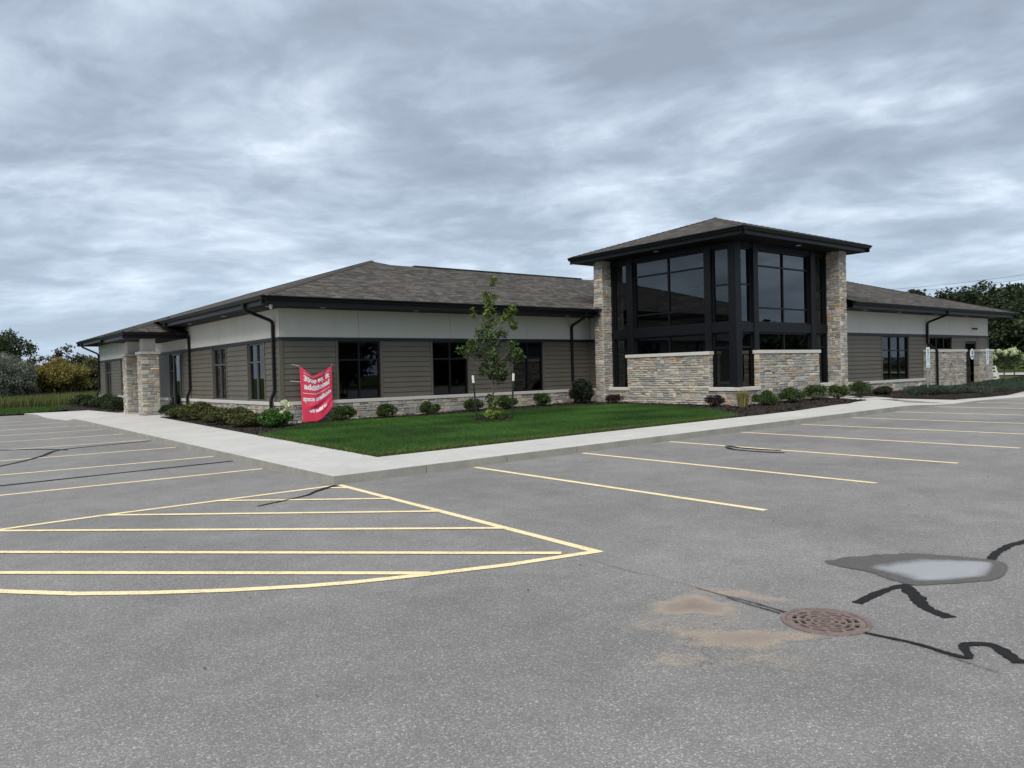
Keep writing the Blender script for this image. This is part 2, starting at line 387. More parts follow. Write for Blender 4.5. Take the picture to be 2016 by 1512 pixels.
def ribbon(name, pts, width, m, parent, dz=.004, taper=None, wob=0.0, seg=.25):
    """a painted or poured strip following the ground"""
    P = []
    for a, b in zip(pts[:-1], pts[1:]):
        k = max(1, int(math.dist(a[:2], b[:2])/seg))
        P += [(a[0]+(b[0]-a[0])*i/k, a[1]+(b[1]-a[1])*i/k) for i in range(k)]
    P.append(tuple(pts[-1][:2])); n = len(P); mb = MB(); L = []; 
    for i, p in enumerate(P):
        a = P[max(i-1, 0)]; b = P[min(i+1, n-1)]; d = math.hypot(b[0]-a[0], b[1]-a[1]) or 1
        nx_, ny_ = -(b[1]-a[1])/d, (b[0]-a[0])/d
        hw = width/2*(taper[0]+(taper[1]-taper[0])*i/max(1, n-1) if taper else 1)
        lo_ = .8*wob*(math.sin(i*.31+pts[0][0]*7)+.6*math.sin(i*.83+pts[0][1]*5)); l_, r_ = hw*(1+lo_+random.uniform(-wob, wob)), hw*(1-lo_*.4+random.uniform(-wob, wob))
        for s_, q in ((1, l_), (-1, r_)):
            x, y = p[0]+nx_*q*s_, p[1]+ny_*q*s_; mb.v.append((x, y, G(x, y)+dz))
    mb.f = [(2*i, 2*i+1, 2*i+3, 2*i+2) for i in range(n-1)]
    return mb.build(name, m, parent)
LW = .105
for i in range(1, 11):                                           # stalls facing the long facade
    x = 5.51+2.74*i; ribbon('parking_stripe', [(x+.0, 11.62 if i < 9 else 11.3), (x-.1, 5.42)], LW, M_paint, lot, seg=.6)
for i in range(0, 4):
    x = 33.9+i*.95; ribbon('parking_stripe', [(x, 11.9), (x+1.6, 9.6)], LW, M_paint, lot, seg=.6)
for i in range(1, 12):                                           # stalls facing the left facade
    y = 11.7+3.05*i; ribbon('parking_stripe', [(5.40, y), (-.7, y-.1)], LW, M_paint, lot, seg=.6)
# hatched corner island
arc = [(5.30, 5.40), (4.85, 5.5), (4.32, 5.61), (3.63, 5.83), (3.0, 6.06), (2.62, 6.25), (2.09, 6.58), (1.58, 6.96), (1.08, 7.39), (.59, 7.95), (.2, 8.55), (-.15, 9.3), (-.4, 10.2), (-.55, 11.2)]
ribbon('island_border_stripe', [(5.52, 11.62), (5.27, 5.36)], LW, M_paint, lot, .005, seg=.6)
ribbon('island_border_stripe', [(5.40, 11.62), (3.56, 11.53), (2.04, 11.46), (.86, 11.33), (-.6, 11.22)], LW, M_paint, lot, .0055, seg=.6)
ribbon('island_border_stripe', arc, LW, M_paint, lot, .006, seg=.3)
for a, b in (((5.27, 11.46), (5.47, 11.2)), ((3.55, 11.51), (5.43, 9.78)), ((2.03, 11.46), (5.39, 8.39)), ((.80, 11.28), (5.34, 6.93)), ((-.42, 10.95), (4.98, 5.60)), ((-.2, 9.55), (3.63, 5.86))):
    ribbon('hatch_stripe', [a, b], LW*.95, M_paint, lot, .0075, seg=.6)
# crack sealant
def catmull(pts, k=8):
    o = []; n = len(pts)
    for i in range(n-1):
        p0, p1, p2, p3 = pts[max(i-1, 0)], pts[i], pts[i+1], pts[min(i+2, n-1)]
        for q in range(k):
            t_ = q/k; o.append(tuple(.5*((2*p1[d])+(-p0[d]+p2[d])*t_+(2*p0[d]-5*p1[d]+4*p2[d]-p3[d])*t_**2+(-p0[d]+3*p1[d]-3*p2[d]+p3[d])*t_**3) for d in (0, 1)))
    return o+[pts[-1]]
def seal(pts, wd, tp=None, wob=.22, seg=.035, z=.0082): seal.n += 1; ribbon('crack_seal', catmull(pts), wd, M_seal, lot, z+.0005*(seal.n % 4), tp, wob, seg)
seal.n = 0
seal([(9.6, 2.55), (8.41, 2.76), (7.9, 2.78), (7.35, 2.70)], .10, (1.0, .7), z=.003); seal([(6.62, 2.70), (6.24, 2.86), (5.85, 2.92), (5.5, 2.9)], .10, (.6, .8), z=.003)
seal([(6.18, 2.86), (5.95, 2.68), (5.77, 2.53), (5.64, 2.31)], .105, z=.003)
seal([(4.93, 2.55), (4.97, 2.25), (4.94, 2.02), (4.965, 1.93), (5.09, 2.0), (5.19, 2.02), (5.28, 1.93), (5.2, 1.82), (5.08, 1.70)], .055, (.5, 1.5))
seal([(4.88, 3.14), (4.90, 3.4), (4.92, 3.63)], .016, (1, .6)); seal([(4.93, 3.13), (4.955, 3.45), (4.95, 3.72), (4.97, 3.97)], .018, (1, .4))
seal([(4.97, 3.97), (4.98, 4.4), (4.96, 4.8), (5.0, 5.2)], .004, wob=.6)
seal([(4.90, 2.02), (4.86, 1.85), (4.84, 1.72)], .006, wob=.6)
seal([(.2, 18.3), (1.52, 19.56), (2.4, 21.0), (3.07, 22.6), (4.2, 23.1), (5.42, 23.48)], .10, seg=.3)
seal([(-1, 15.7), (1.23, 15.96), (3.31, 16.27), (5.42, 16.52)], .09, seg=.3)
seal([(.6, 24.2), (1.87, 23.82), (2.7, 23.22), (3.2, 22.4)], .10, seg=.3)
seal([(5.45, 11.62), (5.0, 11.3), (4.64, 10.97), (3.79, 10.60)], .11, (1, .3), seg=.2)
seal([(13.7, 10.05), (13.55, 9.4), (13.62, 8.7)], .10, seg=.2); seal([(13.48, 9.88), (13.22, 9.5), (13.2, 8.9), (13.28, 8.4)], .09, seg=.2)

# sand washed out round the drain: feathered thin deposits
def f_sand(t, b):
    p = opos(t); uvd = t.add('ShaderNodeAttribute', attribute_name='Col'); e = t.add('ShaderNodeSeparateColor', {0: uvd.outputs[0]}).outputs[0]
    n = t.noise(p, 7, 5, .65); f = t.noise(p, 95, 3, .7)
    k = t.math('ADD', t.math('ADD', e, t.math('MULTIPLY', t.math('SUBTRACT', n, .5), .9)), t.math('MULTIPLY', t.math('SUBTRACT', f, .5), 1.5))
    al = t.math('MULTIPLY', t.ramp(k, [(.30, 0), (.85, .82)]), 1.0)
    t.l.new(t.ramp(t.math('ADD', t.math('MULTIPLY', e, .7), t.math('MULTIPLY', n, .3)), [(.3, (.46, .41, .35)), (.62, (.385, .325, .27)), (.85, (.23, .188, .158))]), b.inputs['Base Color'])
    tr = t.add('ShaderNodeBsdfTransparent'); mx = t.add('ShaderNodeMixShader', {0: al, 1: tr.outputs[0], 2: b.outputs[0]})
    t.l.new(mx.outputs[0], t.n['Material Output'].inputs[0])
M_sand = mat('sand_deposit', rough=.95, spec=.15, fn=f_sand)
def sand(cx_, cy_, rx, ry, rot, peak):
    mb = MB(); K = 32
    for j, (f_, v_) in enumerate(((0, peak), (.45, peak*.85), (.75, peak*.5), (1.0, 0))):
        for i in range(1 if j == 0 else K):
            a = 2*math.pi*i/K; wv = 1+.18*math.sin(3*a+cx_*9)+.12*math.sin(5*a+cy_*7)
            x, y = rx*f_*wv*math.cos(a), ry*f_*wv*math.sin(a); c_, s_ = math.cos(rot), math.sin(rot)
            mb.v.append((cx_+x*c_-y*s_, cy_+x*s_+y*c_, .0022+.0004*sand.n)); mb.c.append((v_, v_, v_))
    mb.f = [(0, 1+i, 1+(i+1) % K) for i in range(K)]
    for j in range(2): mb.f += [(1+j*K+i, 1+j*K+(i+1) % K, 1+(j+1)*K+(i+1) % K, 1+(j+1)*K+i) for i in range(K)]
    sand.n += 1; mb.build('sand_deposit', M_sand, lot)
sand.n = 0
PX = math.atan2(-.619, .785)
sand(4.58, 3.68, .42, .30, PX, 1.05); sand(4.28, 3.02, .58, .24, PX, .95); sand(5.08, 3.62, .56, .15, PX-.55, .75); sand(3.66, 3.07, .26, .16, PX, .62); sand(4.2, 3.38, .62, .42, PX, .50); sand(4.0, 2.75, .60, .25, PX, .42)

# wet patch and puddle
def blob(name, pts, m, dz, parent=None):
    P = []; n = len(pts)
    for i in range(n):                                            # closed Catmull-Rom
        p0, p1, p2, p3 = (pts[(i+k-1) % n] for k in range(4))
        for q in range(10):
            t_ = q/10; P.append(tuple(.5*((2*p1[d])+(-p0[d]+p2[d])*t_+(2*p0[d]-5*p1[d]+4*p2[d]-p3[d])*t_**2+(-p0[d]+3*p1[d]-3*p2[d]+p3[d])*t_**3)+random.uniform(-.008, .008) for d in (0, 1)))
    mb = MB(); c_ = (sum(p[0] for p in P)/len(P), sum(p[1] for p in P)/len(P)); mb.v = [(c_[0], c_[1], G(*c_)+dz)]+[(x, y, G(x, y)+dz) for x, y in P]
    mb.f = [(0, 1+i, 1+(i+1) % len(P)) for i in range(len(P))]
    return mb.build(name, m, parent)
def f_wet(t, b):
    p = opos(t); vo = t.add('ShaderNodeTexVoronoi', {'Vector': p, 'Scale': 125}); r_ = t.add('ShaderNodeSeparateColor', {0: vo.outputs['Color']}).outputs[0]
    e = t.add('ShaderNodeSeparateColor', {0: t.add('ShaderNodeAttribute', attribute_name='Col').outputs[0]}).outputs[0]
    n = t.math('SUBTRACT', t.noise(p, 5, 6, .62), .5); f = t.math('SUBTRACT', t.noise(p, 60, 3, .6), .5)
    al = t.ramp(t.math('ADD', e, t.math('ADD', t.math('MULTIPLY', n, .22), t.math('MULTIPLY', f, .10))), [(.13, 0), (.20, 1)])
    wm = t.ramp(t.math('ADD', e, t.math('ADD', t.math('MULTIPLY', n, .30), t.math('MULTIPLY', f, .12))), [(.42, 0), (.66, 1)])
    damp = t.ramp(r_, [(0, (.052, .046, .040)), (.6, (.074, .066, .058)), (1, (.12, .11, .098))])
    t.l.new(t.mix(wm, damp, (.26, .26, .255, 1)), b.inputs['Base Color']); t.l.new(t.ramp(wm, [(0, .50), (.5, .16), (1, .03)]), b.inputs['Roughness'])
    b.inputs['IOR'].default_value = 1.45
    bp = t.add('ShaderNodeBump', {'Height': vo.outputs['Distance'], 'Distance': .003}); t.l.new(t.math('MULTIPLY', t.math('SUBTRACT', 1.0, wm), .25), bp.inputs['Strength']); t.l.new(bp.outputs[0], b.inputs['Normal'])
    tr = t.add('ShaderNodeBsdfTransparent'); mx = t.add('ShaderNodeMixShader', {0: al, 1: tr.outputs[0], 2: b.outputs[0]}); t.l.new(mx.outputs[0], t.n['Material Output'].inputs[0])
M_wet = mat('puddle_water', spec=.5, fn=f_wet)
def closed_curve(pts, k=8):
    n = len(pts); P = []
    for i in range(n):
        p0, p1, p2, p3 = (pts[(i+q-1) % n] for q in range(4))
        P += [tuple(.5*((2*p1[d])+(-p0[d]+p2[d])*t_+(2*p0[d]-5*p1[d]+4*p2[d]-p3[d])*t_**2+(-p0[d]+3*p1[d]-3*p2[d]+p3[d])*t_**3) for d in (0, 1)) for t_ in (q/k for q in range(k))]
    return P
wo = closed_curve([(6.38, 3.82), (6.93, 3.62), (7.32, 3.32), (7.46, 2.9), (7.48, 2.58), (6.95, 2.40), (6.60, 2.53), (6.18, 2.86), (6.32, 3.3)]); wi = closed_curve([(6.60, 3.22), (6.90, 3.12), (7.12, 2.98), (7.34, 2.72), (7.30, 2.66), (6.98, 2.60), (6.80, 2.62), (6.46, 2.82), (6.50, 3.02)]); n = len(wo)
wc = (sum(q[0] for q in wi)/n, sum(q[1] for q in wi)/n); mb = MB(); mb.v = [(wc[0], wc[1], G(*wc)+.0052)]; mb.c = [(1, 1, 1)]
for k_, (fa, fb, e) in enumerate(((0, .5, .85), (0, 1, .56), (.35, 1, .36), (.7, 1, .20), (1, 1, 0))):
    for a_, b_ in zip(wi, wo):
        q = (wc[0]+(a_[0]-wc[0])*fb, wc[1]+(a_[1]-wc[1])*fb) if fa == 0 else (a_[0]+(b_[0]-a_[0])*fa, a_[1]+(b_[1]-a_[1])*fa)
        mb.v.append((q[0], q[1], G(*q)+.0052)); mb.c.append((e, e, e))
mb.f = [(0, 1+i, 1+(i+1) % n) for i in range(n)]
for k_ in range(4): mb.f += [(1+k_*n+i, 1+k_*n+(i+1) % n, 1+(k_+1)*n+(i+1) % n, 1+(k_+1)*n+i) for i in range(n)]
tag(mb.build('puddle', M_wet), 'shallow rainwater puddle reflecting the sky near the drain', 'puddle', kind='structure')

# ------------------------------------------------------------------ storm drain
M_rust = mat('rusty_iron', rough=.8, fn=grain((.120, .096, .090), .3, 14, 90, .5, .004, (.16, .118, .105)))
M_dark = mat('drain_shaft', (.004, .004, .004), 1)
dr = thing('storm_drain', (DC[0], DC[1], 0), 'round rusty cast iron drain grate set in the asphalt', 'drain')
def ring(r0, r1, z0, z1, n=64):
    mb = MB()
    for (r_, z_) in ((r0, z0), (r0, z1), (r1, z1), (r1, z0)):
        mb.v += [(DC[0]+r_*math.cos(2*math.pi*i/n), DC[1]+r_*math.sin(2*math.pi*i/n), z_) for i in range(n)]
    for k in range(4): mb.f += [(k*n+i, k*n+(i+1) % n, ((k+1) % 4)*n+(i+1) % n, ((k+1) % 4)*n+i) for i in range(n)]
    return mb
ring(.262, .295, -.05, .008).build('frame', M_rust, dr, bevel=.002)
gr_ = MB(); NA = 96; radii = [0, .012, .034, .054, .080, .098, .126, .144, .172, .190, .220, .259]
zt = .004
slots = {2: (.022, .038), 4: 0, 6: 0, 8: 0}
def open_cell(k, i):
    if k not in (1, 3, 5, 7, 9) : return False
    seg_n = {1: 4, 3: 6, 5: 8, 7: 8, 9: 12}[k]; gap = {1: 4, 3: 4, 5: 4, 7: 3, 9: 2}[k]
    per = NA//seg_n; off = (k//2 % 2)*(per//2)
    return (i+off) % per >= gap
for k in range(len(radii)-1):
    for i in range(NA):
        a0, a1 = 2*math.pi*i/NA, 2*math.pi*(i+1)/NA; r0, r1 = radii[k], radii[k+1]
        q = [(DC[0]+r_*math.cos(a), DC[1]+r_*math.sin(a)) for r_, a in ((r0, a0), (r1, a0), (r1, a1), (r0, a1))]
        if open_cell(k, i):
            nb = ((0, 3) if True else 0,)
            for e0, e1, side in ((0, 1, open_cell(k, (i-1) % NA)), (2, 3, open_cell(k, (i+1) % NA)), (1, 2, False), (3, 0, False)):
                if not side: gr_.add([(*q[e0], zt), (*q[e1], zt), (*q[e1], zt-.014), (*q[e0], zt-.014)], [(0, 1, 2, 3)])
        else: gr_.add([(*p, zt) for p in q], [(0, 1, 2, 3)])
gr_.build('grate', M_rust, dr)
sh = MB(); n = 32
sh.v = [(DC[0]+.28*math.cos(2*math.pi*i/n), DC[1]+.28*math.sin(2*math.pi*i/n), z_) for z_ in (-.02, -.6) for i in range(n)]
sh.f = [(i, (i+1) % n, n+(i+1) % n, n+i) for i in range(n)]+[tuple(range(n, 2*n))]
sh.build('shaft', M_dark, dr)

# ------------------------------------------------------------------ sidewalk: separate slabs with an integral kerb
def SWH(x, y):
    k = 1.0
    if x > 25.0 and y < 14: k = min(k, 1-smooth((x-25.0)/4.5))
    if x < 9 and 35.5 < y < 43: k = min(k, max(1-smooth((y-35.5)/2.2), smooth((y-40.8)/2.2), smooth((x-5.9)/1.2)))
    return G(x, y)+.008+.142*k
walk = bpy.data.objects.new('sidewalk', None); COL.objects.link(walk); ORG[walk] = Vector((0, 0, 0))
tag(walk, 'pale concrete sidewalk with raised kerb wrapping the office corner', 'sidewalk', kind='structure')
def slab(poly, name='slab', gap=.007, sub=3):
    """prism over a quad, its top following the walk"""
    cxm = sum(p[0] for p in poly)/len(poly); cym = sum(p[1] for p in poly)/len(poly)
    q = []
    for x, y in poly:
        d = math.hypot(x-cxm, y-cym); q.append((x-(x-cxm)/d*gap*1.4, y-(y-cym)/d*gap*1.4))
    mb = MB(); n = sub
    if len(q) == 4:
        for j in range(n+1):
            for i in range(n+1):
                a, b = i/n, j/n
                x = (q[0][0]*(1-a)+q[1][0]*a)*(1-b)+(q[3][0]*(1-a)+q[2][0]*a)*b; y = (q[0][1]*(1-a)+q[1][1]*a)*(1-b)+(q[3][1]*(1-a)+q[2][1]*a)*b
                mb.v.append((x, y, SWH(x, y)))
        N = n+1; mb.f = [(j*N+i, j*N+i+1, (j+1)*N+i+1, (j+1)*N+i) for j in range(n) for i in range(n)]
        rim = [i for i in range(N)]+[j*N+n for j in range(1, N)]+[n*N+i for i in range(n-1, -1, -1)]+[j*N for j in range(n-1, 0, -1)]
    else:
        mb.v = [(x, y, SWH(x, y)) for x, y in q]; mb.f = [tuple(range(len(q)))]; rim = list(range(len(q)))
    b0 = len(mb.v); mb.v += [(mb.v[i][0], mb.v[i][1], mb.v[i][2]-.3) for i in rim]; m_ = len(rim); nt = len(mb.f)
    mb.f += [(rim[i], b0+i, b0+(i+1) % m_, rim[(i+1) % m_]) for i in range(m_)]
    o = mb.build(name, [M_conc, M_kerb], walk, bevel=.010)
    for pl in o.data.polygons[nt:]: pl.material_index = 1
    return o
def inx(y):                                                     # inner edge of the left walk
    return np.interp(y, [13.5, 20.9, 32.6, 33.2, 46], [7.25, 7.5, 7.95, 7.97, 7.3])
def iny(x):                                                     # inner edge of the right walk
    return np.interp(x, [7.25, 13, 21.5, 27.9, 31], [13.5, 13.5, 13.4, 14.2, 14.2])
def oux(y): return np.interp(y, [11.7, 34, 40, 47], [5.45, 5.42, 5.2, 4.2])
slab([(5.45, 11.7), (7.25, 11.7), (7.25, 13.5), (5.45, 13.5)])
ysL = [13.5+1.83*i for i in range(18)]
for a, b in zip(ysL[:-1], ysL[1:]): slab([(oux(a), a), (inx(a), a), (inx(b), b), (oux(b), b)])
xsR = [7.25+1.83*i for i in range(13)]
for a, b in zip(xsR[:-1], xsR[1:]): slab([(a, 11.7), (b, 11.7), (b, iny(b)), (a, iny(a))])
xe = xsR[-1]
slab([(xe, 11.7), (31.3, 11.75), (30.8, 13.0), (29.6, 14.0), (28.6, 14.25), (xe, 14.22)])
slab([(28.0, 14.25), (29.6, 14.05), (30.2, 15.0), (30.6, 16.6), (29.2, 16.6)])
slab([(31.3, 11.75), (36, 11.2), (36, 12.35), (33.5, 12.4), (31.6, 12.6)])
slab([(36, 11.2), (44, 11.0), (44, 13.2), (40, 13.1), (36, 12.35)]); slab([(44, 11.0), (52, 11.4), (52, 13.6), (44, 13.2)])
for a, b in ((32.9, 34.9), (34.9, 36.9), (36.9, 39.2)): slab([(inx(a)+.01, a), (9.5, a), (9.5, b), (inx(b)+.01, b)])

# ------------------------------------------------------------------ lawn and beds
LAWN = [(7.27, 13.52), (12, 13.52), (18.6, 13.45), (19.2, 13.6), (19.9, 14.3), (20.7, 15.4), (21.3, 16.6), (21.5, 18.5), (21.35, 20.7), (20.3, 21.4), (19.0, 21.7), (17, 21.75), (14.8, 21.85), (12.4, 22.4), (11.4, 22.75), (10.3, 22.8), (9.2, 22.4), (8.2, 21.5), (7.5, 20.7)]
def LH(x, y): return G(x, y)+.155+.05*smooth((y-13.5)/6)*smooth((x-7.25)/4)
def LHA(x, y):
    s_ = lambda t: np.clip(t, 0, 1)**2*(3-2*np.clip(t, 0, 1))
    return GA(x, y)+.155+.05*s_((y-13.5)/6)*s_((x-7.25)/4)
RINGC = (14.15, 18.95)
lawn = tag(sheet('lawn', LAWN, LH, .5, M_turf, skirt=.2), 'clipped green lawn between the sidewalk and the office', 'lawn')
BEDS = [
 [(7.52, 20.7), (8.2, 21.5), (9.2, 22.4), (10.3, 22.8), (11.4, 22.75), (12.4, 22.4), (14.8, 21.85), (17, 21.75), (19.0, 21.7), (20.3, 21.4), (21.35, 20.7), (21.5, 18.5), (21.3, 16.6), (20.7, 15.4), (19.9, 14.3), (19.2, 13.6), (18.62, 13.46), (21.5, 13.42), (27.9, 14.22), (28.9, 16.9), (23.6, 16.9), (23.6, 24.3), (9.8, 24.3), (9.8, 32.9), (7.97, 32.88), (7.75, 27.5)],
 [(7.92, 39.22), (9.8, 39.22), (9.8, 54), (7.2, 54), (7.3, 46.2)],
 [(30.3, 14.6), (30.9, 13.2), (31.7, 12.65), (33.5, 12.45), (36, 12.4), (40, 13.15), (44, 13.25), (47.2, 13.4), (47.2, 16.9), (30.7, 16.9)],
]
def BH(x, y): return G(x, y)+.165+.018*math.sin(x*5.1)*math.sin(y*4.3)
for i, (b, lab) in enumerate(zip(BEDS, ('dark mulch bed along the front facades and tower', 'dark mulch bed beyond the stone entrance columns', 'dark mulch bed under the low junipers'))):
    tag(sheet('mulch_bed', b, BH, .45, M_soil, skirt=.2), lab, 'mulch bed')
rp = [(RINGC[0]+.62*math.cos(a), RINGC[1]+.62*math.sin(a)) for a in np.linspace(0, 2*math.pi, 24, endpoint=False)]
tag(sheet('mulch_ring', rp, lambda x, y: LH(x, y)+.02, .3, M_soil), 'small mulch ring at the foot of the sapling', 'mulch bed')

def chips(n, polys, hf, name, label):
    Vs, Cs = [], []
    for poly, k in zip(polys, n):
        xs_ = [p[0] for p in poly]; ys_ = [p[1] for p in poly]
        x = RNG.uniform(min(xs_), max(xs_), k*3); y = RNG.uniform(min(ys_), max(ys_), k*3); m_ = in_poly(x, y, poly); x, y = x[m_][:k], y[m_][:k]; m = len(x)
        z_ = hf(x, y)+RNG.uniform(.004, .022, m); L = RNG.uniform(.02, .055, m); W_ = RNG.uniform(.008, .018, m); a = RNG.uniform(0, 6.28, m); ti = RNG.uniform(-.5, .5, m); t2 = RNG.uniform(-.6, .6, m)
        ux, uy, uz = np.cos(a)*np.cos(ti), np.sin(a)*np.cos(ti), np.sin(ti); vx, vy, vz = -np.sin(a), np.cos(a), t2
        c = np.stack([x, y, z_], 1); U = np.stack([ux*L, uy*L, uz*L], 1); V = np.stack([vx*W_, vy*W_, vz*W_], 1)
        Vs.append(np.stack([c-U-V, c+U-V*.7, c+U*.9+V, c-U*.8+V], 1).reshape(-1, 3))
        t_ = RNG.uniform(.5, 1.8, m)[:, None]; Cs.append(np.repeat(np.array([[.026, .020, .016]])*t_, 4, 0))
    V = np.concatenate(Vs); C_ = np.concatenate(Cs); F = np.arange(len(V)).reshape(-1, 4)
    return tag(np_mesh(name, V, F, M_chip, col=C_, kind='stuff'), label, 'mulch')
bha = lambda x, y: GA(x, y)+.165+.018*np.sin(x*5.1)*np.sin(y*4.3)
chips([22000, 3000, 4000], BEDS, bha, 'mulch_chips', 'loose dark bark chips covering the planting beds')
chips([900], [rp], lambda x, y: LHA(x, y)+.02, 'mulch_ring_chips', 'loose bark chips round the sapling foot')

def blades(name, label, x, y, z_, hgt, wid, cols, lean=.35):
    m = len(x); a = RNG.uniform(0, 6.28, m); h = hgt*RNG.uniform(.55, 1.25, m); wd = wid*RNG.uniform(.7, 1.3, m)
    dx, dy = np.cos(a), np.sin(a); l_ = RNG.uniform(.1, lean, m)*h; b = RNG.uniform(0, 6.28, m)
    P = np.stack([x, y, z_], 1); Wv = np.stack([dx*wd, dy*wd, 0*wd], 1); mid = np.stack([np.cos(b)*l_*.4, np.sin(b)*l_*.4, h*.6], 1); tip = np.stack([np.cos(b)*l_, np.sin(b)*l_, h], 1)
    V = np.stack([P-Wv, P+Wv, P+mid+Wv*.7, P+tip, P+mid-Wv*.7], 1).reshape(-1, 3); i0 = np.arange(m)*5
    F = np.concatenate([np.stack([i0, i0+1, i0+2, i0+4], 1)]); F3 = np.stack([i0+4, i0+2, i0+3, i0+3], 1)
    c = cols(x, y, m); C_ = np.repeat(c, 5, 0)
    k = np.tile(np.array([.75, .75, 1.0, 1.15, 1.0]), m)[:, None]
    # tip triangles as their own face set
    me_V = V; o = np_mesh(name, me_V, np.concatenate([np.stack([i0, i0+1, i0+2], 1), np.stack([i0, i0+2, i0+4], 1), np.stack([i0+4, i0+2, i0+3], 1)]), M_leaf, col=C_*k, kind='stuff')
    return tag(o, label, 'grass')
N = 150000
xs_ = RNG.uniform(7.2, 21.6, N*2); ys_ = RNG.uniform(13.4, 22.9, N*2)
LB = [(x+(-.03 if x < 8 else 0), y-(.04 if y < 13.6 else 0)) for x, y in LAWN]
k = in_poly(xs_, ys_, LB) & (np.hypot(xs_-RINGC[0], ys_-RINGC[1]) > .55); xs_, ys_ = xs_[k][:N], ys_[k][:N]
def lawn_col(x, y, m):
    pn = .5+.22*np.sin(x*1.7+np.sin(y*2.1)*1.3)+.2*np.sin(y*2.9+x*.6)+.22*np.sin(x*.55-y*.8+1.3*np.sin(y*.5))+.18*np.sin(x*6.1+y*3.3)*np.sin(y*5.2-x*2.2)
    edge = np.clip(1-(y-13.5)/1.1, 0, 1)[:, None]*.75                       # the mown strip by the walk is drier
    c = np.array([[.040, .100, .017]])*(.55+.9*np.clip(pn, 0, 1)[:, None])*RNG.uniform(.7, 1.35, (m, 1))
    dry = np.array([[.085, .105, .028]])*RNG.uniform(.7, 1.3, (m, 1))
    return c*(1-edge*RNG.uniform(.2, 1, (m, 1)))+dry*edge*RNG.uniform(.2, .8, (m, 1))
blades('lawn_grass', 'short green grass blades of the front lawn', xs_, ys_, LHA(xs_, ys_)-.005, .05, .0045, lawn_col)

# ================================================================== the office building
BX, BY = 9.5, 24.05                       # corner of the left and long facades
TX, TY = 23.35, 16.6                      # glass planes of the corner tower
RY, RX1 = 16.75, 46.2                     # right wing facade and its end
Z_CAP0, Z_CAP1, Z_HEAD, Z_BAND, Z_SOF, Z_GUT = .87, .985, 2.98, 3.09, 4.02, 4.28
bld = thing('office_building', (BX, BY, 0), 'single-storey stone and siding office with dark glass corner tower', 'building')
class Fac:
    """a facade plane: s runs along it (world X or Y), d is the distance out of it"""
    def __init__(s, axis, c): s.axis = axis; s.c = c
    def box(s, mb, s0, s1, d0, d1, z0, z1, col=None):
        if s.axis == 'x': mb.box(s0, s1, s.c-d0, s.c-d1, z0, z1, col)
        else: mb.box(s.c-d0, s.c-d1, s0, s1, z0, z1, col)
    def pt(s, a, d, z): return (a, s.c-d, z) if s.axis == 'x' else (s.c-d, a, z)
    def part(s, name, m, parent, *a, bevel=0):
        mb = MB(); s.box(mb, *a); return mb.build(name, m, parent, bevel)
PAL = [((.335, .335, .320), 6), ((.275, .280, .272), 4.5), ((.375, .36, .325), 4.5), ((.41, .385, .33), 3), ((.42, .35, .255), 1.2), ((.38, .29, .20), .7), ((.32, .225, .16), .35), ((.37, .30, .265), 1.5), ((.49, .46, .40), 1.6), ((.225, .225, .22), 1.2)]
def pick_col():
    c = random.choices([p for p, _ in PAL], [w_ for _, w_ in PAL])[0]; k = random.uniform(.84, 1.16)
    return tuple(min(.7, x*k*w_*random.uniform(.97, 1.03)) for x, w_ in zip(c, (1.02, 1.0, .955)))
SEP = [0]
def stones(fac, s0, s1, z0, z1, d, parent, separate=False, thick=.035, hs=(.085, .115, .15, .19), ws=(.16, .50)):
    """ledge stone laid in broken courses; every stone a bevelled block of its own"""
    zc = z0; joined = MB(); J = .005
    def one(a0, a1, b0, b1):
        dep = thick*random.uniform(.55, 1.35); c = pick_col(); bv = min(.011, (b1-b0)*.14); j = lambda: random.uniform(-.006, .006)
        a0 += J; a1 -= J; b0 += J; b1 -= J
        base = [(a0, b0), (a1, b0), (a1, b1), (a0, b1)]; P = []
        for (a, b) in base: P.append(fac.pt(a+j()*.5, d-.01, b+j()*.5))
        for (a, b) in base: P.append(fac.pt(a, d+dep*.65, b))
        sg = ((1, 1), (-1, 1), (-1, -1), (1, -1)); tilt = random.uniform(-.006, .006); tilt2 = random.uniform(-.008, .004)
        for (a, b), (p, q) in zip(base, sg): P.append(fac.pt(a+p*(bv+abs(j())), d+dep+tilt*p+tilt2*q, b+q*(bv+abs(j())*.6)))
        mx_ = fac.pt((a0+a1)/2+j()*4, d+dep+random.uniform(0, .008), (b0+b1)/2+j()); P.append(mx_)
        F = [(i, (i+1) % 4, 4+(i+1) % 4, 4+i) for i in range(4)]+[(4+i, 4+(i+1) % 4, 8+(i+1) % 4, 8+i) for i in range(4)]+[(8+i, 8+(i+1) % 4, 12) for i in range(4)]
        if separate and SEP[0] < 300:
            SEP[0] += 1; MB().add(P, F, c).build('stone', M_stone, parent)
        else: joined.add(P, F, c)
    while zc < z1-.02:
        h = random.choice(hs)
        if z1-zc-h < .06: h = z1-zc
        h = min(h, z1-zc); a = s0+0.0
        while a < s1-.01:
            wd = random.uniform(*ws)*(1 if h < .13 else .7)
            if s1-a-wd < .1: wd = s1-a
            if h > .115 and random.random() < .45:
                m_ = h*random.uniform(.4, .6); cut = a+wd*random.uniform(.35, .65) if wd > .3 else None
                one(a, a+wd, zc, zc+m_)
                if cut: one(a, cut, zc+m_, zc+h); one(cut, a+wd, zc+m_, zc+h)
                else: one(a, a+wd, zc+m_, zc+h)
            else: one(a, a+wd, zc, zc+h)
            a += wd
        zc += h
    if joined.v: joined.build('stone_veneer', M_stone, parent, kind='stuff')
